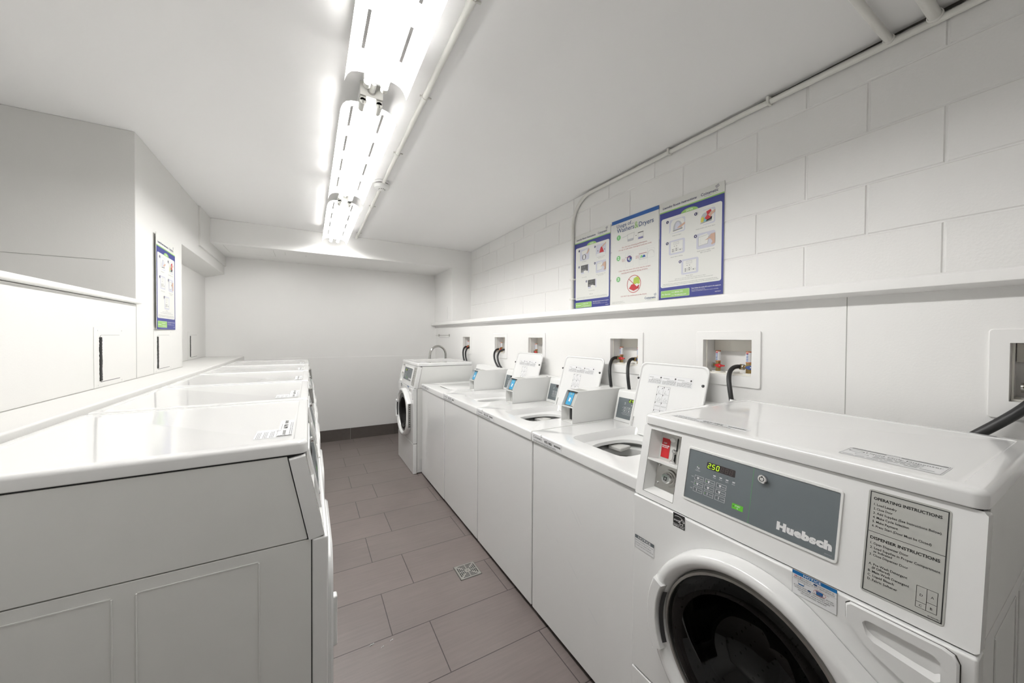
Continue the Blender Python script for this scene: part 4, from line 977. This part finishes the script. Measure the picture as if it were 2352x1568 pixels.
# ------------------------------------------------------------------ posters
def img(s, x0, y0, x1, y1, kind, l=3):
    w_, h_ = x1-x0, y1-y0
    if kind not in ('dark', 'load', 'add'): s.rr(x0, y0, x1, y1, .010, LILAC, l)
    P = lambda a, b2: (x0+a*w_, y0+b2*h_)
    if kind == 'lint':
        s.poly([P(.0, 0), P(.93, .10), P(.93, .80), P(.80, .95), P(.22, .95), P(.1, .72), P(.1, .3)], PAPER, l+1)
        s.poly([P(.25, .18)] + [P(.25+.58*(.5-.5*math.cos(math.pi*k/10)), .30+.52*math.sin(math.pi*k/10)) for k in range(11)] + [P(.83, .18)], GRAYL, l+2)
        s.poly([P(.38, .25)] + [P(.38+.32*(.5-.5*math.cos(math.pi*k/8)), .35+.40*math.sin(math.pi*k/8)) for k in range(9)] + [P(.7, .25)], LILAC, l+3)
        s.poly([P(.25, .14), P(.85, .2), P(.85, .25), P(.25, .19)], GRAYT, l+3); s.poly([P(.5, .30), P(.62, .42), P(1, .60), P(1, .46), P(.72, .30)], SKIN, l+4)
    elif kind == 'load':
        s.rr(x0+w_*.3, y0, x1, y1, .010, LILAC, l)
        s.poly([P(.0, 0), P(.93, .10), P(.93, .80), P(.80, .95), P(.22, .95), P(.1, .72), P(.1, .3)], PAPER, l+1)
        s.poly([P(.22, .18)] + [P(.22+.5*(.5-.5*math.cos(math.pi*k/10)), .40+.40*math.sin(math.pi*k/10)) for k in range(11)] + [P(.80, .22), P(.80, .14)], GRAYL, l+2)
        s.poly([P(.22, .22), P(.24, .5), P(.36, .58), P(.42, .36), P(.36, .2)], YEL, l+3); s.poly([P(.36, .22), P(.40, .46), P(.52, .44), P(.54, .22)], TEAL, l+3); s.poly([P(.50, .20), P(.82, .26), P(.84, .44), P(.6, .4)], BLK, l+3)
        s.poly([P(.44, .42), P(.58, .62), P(.52, .84), P(.76, .92), P(.80, .78), P(.70, .72), P(.84, .58), P(.72, .34), P(.56, .30)], REDP, l+4); s.poly([P(.62, .60), P(.78, .74), P(1, .82), P(1, .66), P(.84, .56), P(.74, .44)], SKIN, l+5); s.poly([P(.2, .12), P(.84, .20), P(.84, .23), P(.2, .15)], GRAYT, l+3)
    elif kind == 'panel':
        s.rect(x0+.12*w_, y0+.10*h_, x1-.12*w_, y1-.10*h_, PAPER, l+1); s.frame(x0+.12*w_, y0+.10*h_, x1-.12*w_, y1-.10*h_, .0007, GRAYL, l+2)
        s.frame(x0+.30*w_, y0+.68*h_, x0+.64*w_, y0+.84*h_, .0007, GRAYT, l+2)
        for k in range(4): s.frame(x0+(.34+.07*k)*w_, y0+.71*h_, x0+(.385+.07*k)*w_, y0+.81*h_, .0005, GRAYL, l+2)
        for a, b2 in ((.2, .18), (.2, .30), (.42, .22), (.42, .34), (.66, .22)): s.frame(x0+a*w_, y0+b2*h_, x0+(a+.18)*w_, y0+(b2+.09)*h_, .0008, GRAYT, l+2); s.rect(x0+(a+.04)*w_, y0+(b2+.02)*h_, x0+(a+.09)*w_, y0+(b2+.065)*h_, BLK, l+2)
        for a in (.32, .46): s.rect(x0+a*w_, y0+.55*h_, x0+(a+.07)*w_, y0+.58*h_, GRAYT, l+2)
    elif kind == 'hold':
        s.poly([P(.12, .2), P(.62, .25), P(.66, .78), P(.12, .75)], PAPER, l+1); s.poly([P(.66, .68), P(.62, .80), P(.56, .90), P(.16, .84), P(.13, .76)], PAPER, l+2)
        for q in ((.12, .2, .62, .25), (.62, .25, .66, .70), (.12, .75, .60, .80), (.12, .2, .12, .75)): s.line(*P(q[0], q[1]), *P(q[2], q[3]), .001, GRAYT, l+4)
        for k in range(4): s.line(*P(.18, .3+.1*k), *P(.26, .34+.1*k), .0008, GRAYL, l+2)
        s.poly([P(.46, .48), P(.66, .60), P(.66, .50)], SKIN, l+5); s.poly([P(.66, .66), P(.8, .80), P(1, .82), P(1, .2), P(.92, .14), P(.86, .34), P(.78, .50), P(.64, .56)], SKIN, l+5); s.poly([P(.60, .60), P(.78, .72), P(.74, .62)], GRAYL, l+6); s.poly([P(.8, .2), P(.88, .3), P(.9, .14), P(.84, .12)], SKIN, l+5)
    elif kind == 'dark':
        s.rr(x0, y0-.25*h_, x1+.1*w_, y1, .008, LILAC, l); s.rect(x0, y0, x0+w_*.95, y1, DARK, l+1); s.frame(x0+.15*w_, y0+.62*h_, x0+.55*w_, y0+.82*h_, .0008, GRAYL, l+2)
        for a in range(4): s.rect(x0+(.12+.16*a)*w_, y0+.10*h_, x0+(.24+.16*a)*w_, y0+.20*h_, GRAYL, l+2); s.rect(x0+(.12+.16*a)*w_, y0+.30*h_, x0+(.24+.16*a)*w_, y0+.34*h_, GRAYL, l+2)
        s.poly([P(.35, .1), P(.55, .22), P(.95, .05), P(1.0, -.3), P(.5, -.3)], PAPER, l+3)
    elif kind == 'add':
        s.rr(x0, y0, x1, y1, .010, LILAC, l); s.poly([P(.2, .8), P(.75, .92), P(.8, .62), P(.25, .5)], PAPER, l+1); s.disc(*P(.45, .28), w_*.21, GRAYT, l+1); s.disc(*P(.45, .28), w_*.10, WHITEP, l+2, ry=w_*.18); s.poly([P(.7, .55), P(.95, .95), P(1, .9), P(1, .75), P(.78, .5)], SKIN, l+2)
    elif kind == 'red':
        s.poly([P(.35, .25), P(.8, .25), P(.65, .65), P(.52, .78), P(.42, .55)], REDP, l+1); s.poly([P(.5, .72), P(.62, .8), P(1, 1.05), P(1, .95), P(.66, .68)], SKIN, l+2); s.rect(*P(.05, .02), *P(.95, .2), PAPER, l+1)
        for a in (.18, .84): s.rect(*P(a, .4), *P(a+.05, .5), BLK, l+2)
def poster(kind, label, loc, rz, W=.398, Hh=.594, curl=0):
    t = thing('instruction_poster', label, 'poster', loc, rz, 'laundry instruction posters')
    b_ = MB(); n = 8
    prof = lambda y: -.0035 - curl*max(0, 1-y/(W*.6))**2
    rings = [[(-0.0 + (prof(W*k/n) + .0035 - 0), -W*k/n, z) for k in range(n+1)] for z in (0, Hh)]
    b_.box(-.003, -.0003, -W, 0, 0, Hh, PAPER); b_.build('sheet', t)
    s = Sheet((-.0033, 0, 0), (0, -1, 0), (0, 0, 1), MB())
    if kind == 'usage':
        s.rect(0, .569, W, Hh, BLUEB, 1)
        s.text('Usage of...', .048, .536, .024, BLUET, 2, w=.152, bold=.004); s.text('Washers', .050, .501, .030, BLUET, 2, w=.153, bold=.006); s.text('&', .206, .498, .044, GREEN, 2, w=.033); s.text('Dryers', .243, .501, .030, BLUET, 2, w=.117, bold=.006)
        for k, y in enumerate((.467, .323, .176)): s.disc(.067, y, .018, GREEND, 2, 28); s.text(str(k+1), .067, y-.009, .019, WHITEP, 4, align='c', bold=.02)
        s.line(.100, .460, .150, .466, .003, GRAYL, 2); s.poly([(.150, .424), (.198, .424), (.201, .438), (.148, .438)], GRAYL, 2)
        for q in ((.150, .424, .146, .470), (.150, .424, .198, .424), (.198, .424, .206, .474), (.146, .470, .206, .474)): s.line(*q, .0012, GRAYT, 3)
        s.rect(.216, .446, .226, .449, BLK, 2); s.frame(.236, .419, .281, .464, .0008, GRAYT, 2); s.rect(.236, .459, .281, .463, BLK, 3); s.rect(.240, .420, .277, .431, mat('lavender_print', (130, 128, 176), .5), 3); s.frame(.240, .435, .277, .455, .0006, GRAYL, 2)
        s.text('For the best cleaning performance,', .206, .388, .0080, REDT, 2, w=.212, align='c'); s.text('1/4 cup of cold water detergent is all you need.', .207, .372, .0080, REDT, 2, w=.278, align='c')
        s.frame(.130, .247, .200, .345, .0007, GRAYL, 2); s.disc(.165, .303, .022, NAVY, 2, 18); s.poly([(.150, .303), (.165, .292), (.170, .310), (.158, .315)], GRAYL, 3); s.poly([(.165, .295), (.182, .300), (.175, .286)], TEAL, 3); s.line(.130, .316, .184, .316, .0022, REDT, 4); s.ring(.165, .322, .018, .001, GRAYL, 2, 24, 0, 180)
        s.frame(.248, .246, .316, .345, .0007, GRAYL, 2); s.frame(.250, .282, .312, .318, .001, GRAYT, 2); s.poly([(.258, .290), (.262, .306), (.272, .310), (.278, .296)], GREEND, 3); s.poly([(.272, .292), (.282, .308), (.296, .306), (.300, .292)], BLUEB, 3); s.line(.245, .320, .308, .320, .0022, REDT, 4); s.frame(.316, .282, .368, .340, .0007, GRAYL, 2); s.ring(.342, .305, .024, .001, GRAYT, 2, 24, 0, 180)
        for x in (.100, .220): finelines(s, x, x+.026, .308, 3, .007, .003, REDT, 2, int(x*1000))
        s.rect(.06, .355, .36, .3555, GRAYL, 2); s.rect(.06, .205, .36, .2055, GRAYL, 2)
        s.text('ONLY FILL the drum 2/3 of the way for proper', .206, .226, .0080, REDT, 2, w=.272, align='c'); s.text('washing and complete drying of items.', .207, .210, .0080, REDT, 2, w=.226, align='c')
        s.poly([(.200, .130), (.205, .165), (.235, .175), (.252, .160), (.256, .128), (.235, .118)], LIME, 2); s.ring(.232, .145, .016, .002, GREEND, 3, 20, -90, 160); s.poly([(.165, .100), (.185, .125), (.206, .128), (.226, .112), (.252, .118), (.246, .096), (.205, .082)], REDP, 3); s.poly([(.212, .122), (.232, .130), (.250, .120), (.232, .108)], PAPER, 4)
        s.ring(.206, .128, .059, .0035, REDP, 5, 44); s.line(.162, .166, .250, .090, .0035, REDP, 5)
        s.text('DO NOT dry comforters in the dryers.', .204, .049, .0080, REDT, 2, w=.222, align='c'); logo(s, .297, .018, .088, BLUET)
        s.text('Customer care and assistance', .009, .018, .0040, GRAYT, 2, w=.105); s.text('1.800.561.1972 or Pinnylaundry.com', .009, .009, .0040, GRAYT, 2, w=.120)
    else:
        s.rect(0, 0, W, .529, NAVY, 1); s.rect(0, .529, W, .536, GREEN, 1)
        s.rr(.013, .072, .387, .492, .012, PAPER, 2, 6)
        s.poly([(.145, .491)] + [(.199-.054*math.cos(math.pi*k/12), .491+.022*math.sin(math.pi*k/12)) for k in range(13)], GREEN, 2)
        s.text('DRYER' if kind == 'dryer' else 'WASHER', .200, .4955, .0095, WHITEP, 3, w=.042, align='c', bold=.01)
        s.text('Laundry Room Instructions', .022, .5515, .0125, NAVYD, 2, w=.220, bold=.022, shear=.18); logo(s, .268, .5515, .100, NAVYD)
        for k, (x, y) in enumerate(((.057, .466), (.240, .463), (.057, .337), (.240, .338), (.146, .213))): s.disc(x, y, .0110, WHITEP, 8, 20); s.disc(x, y, .0092, NAVYD, 9, 20); s.text(str(k+1), x, y-.0045, .0092, WHITEP, 11, align='c', bold=.03)
        if kind == 'dryer':
            img(s, .069, .389, .174, .473, 'lint'); img(s, .246, .389, .351, .473, 'load'); img(s, .068, .263, .174, .349, 'panel'); img(s, .245, .262, .352, .349, 'hold'); img(s, .152, .134, .259, .222, 'panel')
            caps = (('Clean lint filter', .120, .373, .060), ('Load clothes and close door', .297, .373, .110), ('Select fabric setting', .120, .247, .078), ('Hold card at reader until', .299, .248, .098), ('light turns green', .299, .239, .060), ('Press Start', .205, .123, .044))
        else:
            img(s, .066, .383, .175, .473, 'add'); img(s, .249, .387, .356, .473, 'red'); img(s, .079, .291, .166, .345, 'dark'); img(s, .249, .261, .357, .349, 'hold'); img(s, .163, .167, .249, .220, 'dark')
            caps = (('Add detergent', .118, .372, .054), ('Load clothes loosely', .302, .376, .084), ('and close lid', .302, .367, .050), ('Select settings', .118, .247, .056), ('Hold card at reader until', .302, .248, .098), ('light turns green', .302, .239, .060), ('Press Start button', .205, .134, .068))
        for tx, x, y, ww in caps: s.text(tx, x, y, .0052, GRAYT, 3, w=ww, align='c')
        s.text('Open door to stop cycle. Close door and press start to restart', .207, .1135, .0042, GRAYT, 3, w=.19, align='c') if kind == 'dryer' else s.text('Please note:', .2, .108, .005, BLK, 3, w=.04, align='c')
        if kind == 'dryer': s.text('To purchase additional drying time, hold card to reader, display will show, lift and press start', .205, .1045, .0042, GRAYT, 3, w=.276, align='c')
        s.text('Please note: The amount is withdrawn from loyalty card as soon as it is held to reader. If start button is not pushed within 60 sec.', .200, .0895, .0040, BLK, 3, w=.335, align='c'); s.text('the machine will time out. Should this happen, all that is required is to hold loyalty card and press start. NO additional money will be taken.', .200, .0815, .0040, BLK, 3, w=.350, align='c')
        s.rr(.015, .011, .206, .053, .004, WHITEP, 2); s.rr(.0158, .0118, .2052, .0522, .0036, GREEN, 3)
        s.text('For Service:', .024, .0265, .0085, WHITEP, 5, w=.060, bold=.012); s.text('Call:', .090, .0360, .0060, WHITEP, 5, w=.016); s.text('Visit:', .090, .0190, .0060, WHITEP, 5, w=.016); s.text('800.561.1972', .112, .0355, .0072, WHITEP, 5, w=.053, bold=.015); s.text('Pinnylaundry.com', .112, .0190, .0072, WHITEP, 5, w=.074, bold=.015)
        s.text('Please indicate the machine ID located on the equipment.', .219, .0465, .0056, WHITEP, 3, w=.168, bold=.015); s.text('Please use machines at your own risk.', .219, .0375, .0040, WHITEP, 3, w=.080); s.text('Coinamatic is not responsible for damage due to misuse or overloading.', .219, .0305, .0040, WHITEP, 3, w=.155); s.text('INST 12-345' if False else 'INSTDRY', .355, .0145, .0044, WHITEP, 3, w=.032, bold=.01)
    s.mb.build('printing', t, ang=80)
    return t
poster('dryer', 'blue dryer instructions poster, nearest of the three on the block wall', (XB-.0012, 1.494, 1.622), 0)
poster('usage', 'white washer and dryer usage poster between two blue posters', (XB-.0012, 1.899, 1.620), 0)
poster('washer', 'blue washer instructions poster beside the wall conduit', (XB-.0012, 2.310, 1.613), 0)
p = poster('dryer', 'blue dryer instructions poster alone on the left wall', (XL+.012, 3.068, 1.423), math.pi, .404, .610)
p.rotation_euler = (0, 0, math.pi+math.radians(1.6))

# ------------------------------------------------------------------ access panels on the left wall
def access(x, y0, y1, label, z0=1.1405, z1=1.42):
    t = thing('access_panel', label, 'access panel', (x, y0, z0), 0, 'painted access panels on the left wall'); W = y1-y0; H = z1-z0
    m = MB(); m.box(0.0002, .002, 0, W, 0, H, WALL_DIM); m.build('face_plate', t, bevel=.0008)
    a, b2, c, d = W*.18, W*.88, .026, H-.037
    m = MB(); m.loft([[(.0022, a-.001+q, c-.001+e) for q, e in rrect(b2-a+.004, d-c+.004, .014, 5, (b2-a)/2, (d-c)/2)], [(.0022, a+q+.001, c+e+.001) for q, e in rrect(b2-a-.001, d-c-.001, .013, 5, (b2-a)/2-.001, (d-c)/2-.001)]], DARK); m.build('cut_line', t)
    m = MB(); pts = [(x_ , q, e) for x_, q, e in []]
    m.loft([[(.002, a+q, c+e) for q, e in rrect(b2-a, d-c, .013, 5, (b2-a)/2, (d-c)/2)], [(.0048, a+q, c+e) for q, e in rrect(b2-a-.001, d-c-.001, .013, 5, (b2-a)/2, (d-c)/2)]], WALL_DIM, False, True); m.build('door', t)
    m = MB(); rd = random.Random(int(y0*100)); z = c+.004; L_, R_ = [], []
    while z < d-.006: L_.append((.0055, a-.006+rd.uniform(-.0025, .0025), z)); R_.append((.0055, a+.012+rd.uniform(-.002, .002), z)); z += .006
    m.poly(L_ + R_[::-1], BLACK); m.loft([L_, [(.002, q[1]-.001, q[2]) for q in L_]], BLACK, closed=False); m.build('gap_strip', t)
    for (q, e) in ((.035, .012), (W-.02, .012), (.035, H-.014), (W-.02, H-.014)):
        m = MB(); m.cyl((.0015, q, e), (.0035, q, e), .004, WALL_DIM, 10); m.build('screw', t)
access(XL, 2.345, 2.64, 'nearest painted access panel on the left wall with a ragged black gap')
access(XL, 3.065, 3.40, 'painted access panel directly below the left wall poster')
access(-1.02, 4.56, 4.92, 'farthest small access panel in the left corner recess')

# ------------------------------------------------------------------ floor drain
t = thing('floor_drain', 'square steel floor drain grate set in the brown tiles', 'floor drain', (.8155, 1.957, 0))
m = MB(); m.box(-.066, .066, -.066, .066, .0004, .0012, DIRTY); m.build('tile_cut', t)
m = MB(); g = .0625; N = 25; cell = 2*g/N
slots = set()
for ring_ in (2, 4, 6, 8):
    lo, hi = ring_, N-1-ring_
    for k in range(lo+1, hi):
        if abs(k-12) <= 0 or k in (lo+1, hi-1) and ring_ < 8: continue
        for (i, j) in ((k, lo), (k, hi), (lo, k), (hi, k)): slots.add((i, j))
slots |= {(12, 12)}
for i in range(N):
    for j in range(N):
        x0, y0 = -g+i*cell, -g+j*cell
        m.poly([(x0, y0, .0035), (x0+cell, y0, .0035), (x0+cell, y0+cell, .0035), (x0, y0+cell, .0035)], BLACK if (i, j) in slots else STEEL)
m.loft([[(-g, -g, .0035), (g, -g, .0035), (g, g, .0035), (-g, g, .0035)], [(-g-.001, -g-.001, .001), (g+.001, -g-.001, .001), (g+.001, g+.001, .001), (-g-.001, g+.001, .001)]], STEEL); m.build('grate', t)
# ------------------------------------------------------------------ bits of lint
bits = [((.242, 1.690), 'largest white scrap of lint on the tiles, left of the other two'), ((.325, 1.672), 'curled white scrap of lint, farthest right of three on the tiles'), ((.283, 1.655), 'thin white scrap of lint between two others on the tiles')]
for i, ((x, y), lb) in enumerate(bits):
    m = MB(); k = (1.3, .9, .8)[i]
    m.tube(bez([(x-.006*k, y-.004, .0015), (x, y+.004*k, .004), (x+.004*k, y-.006, .003), (x+.008*k, y+.004, .0015)], 8), .0014*k, LINT, 6)
    tag(m.build('lint_scrap'), lb, 'lint', 'white lint scraps on the floor')
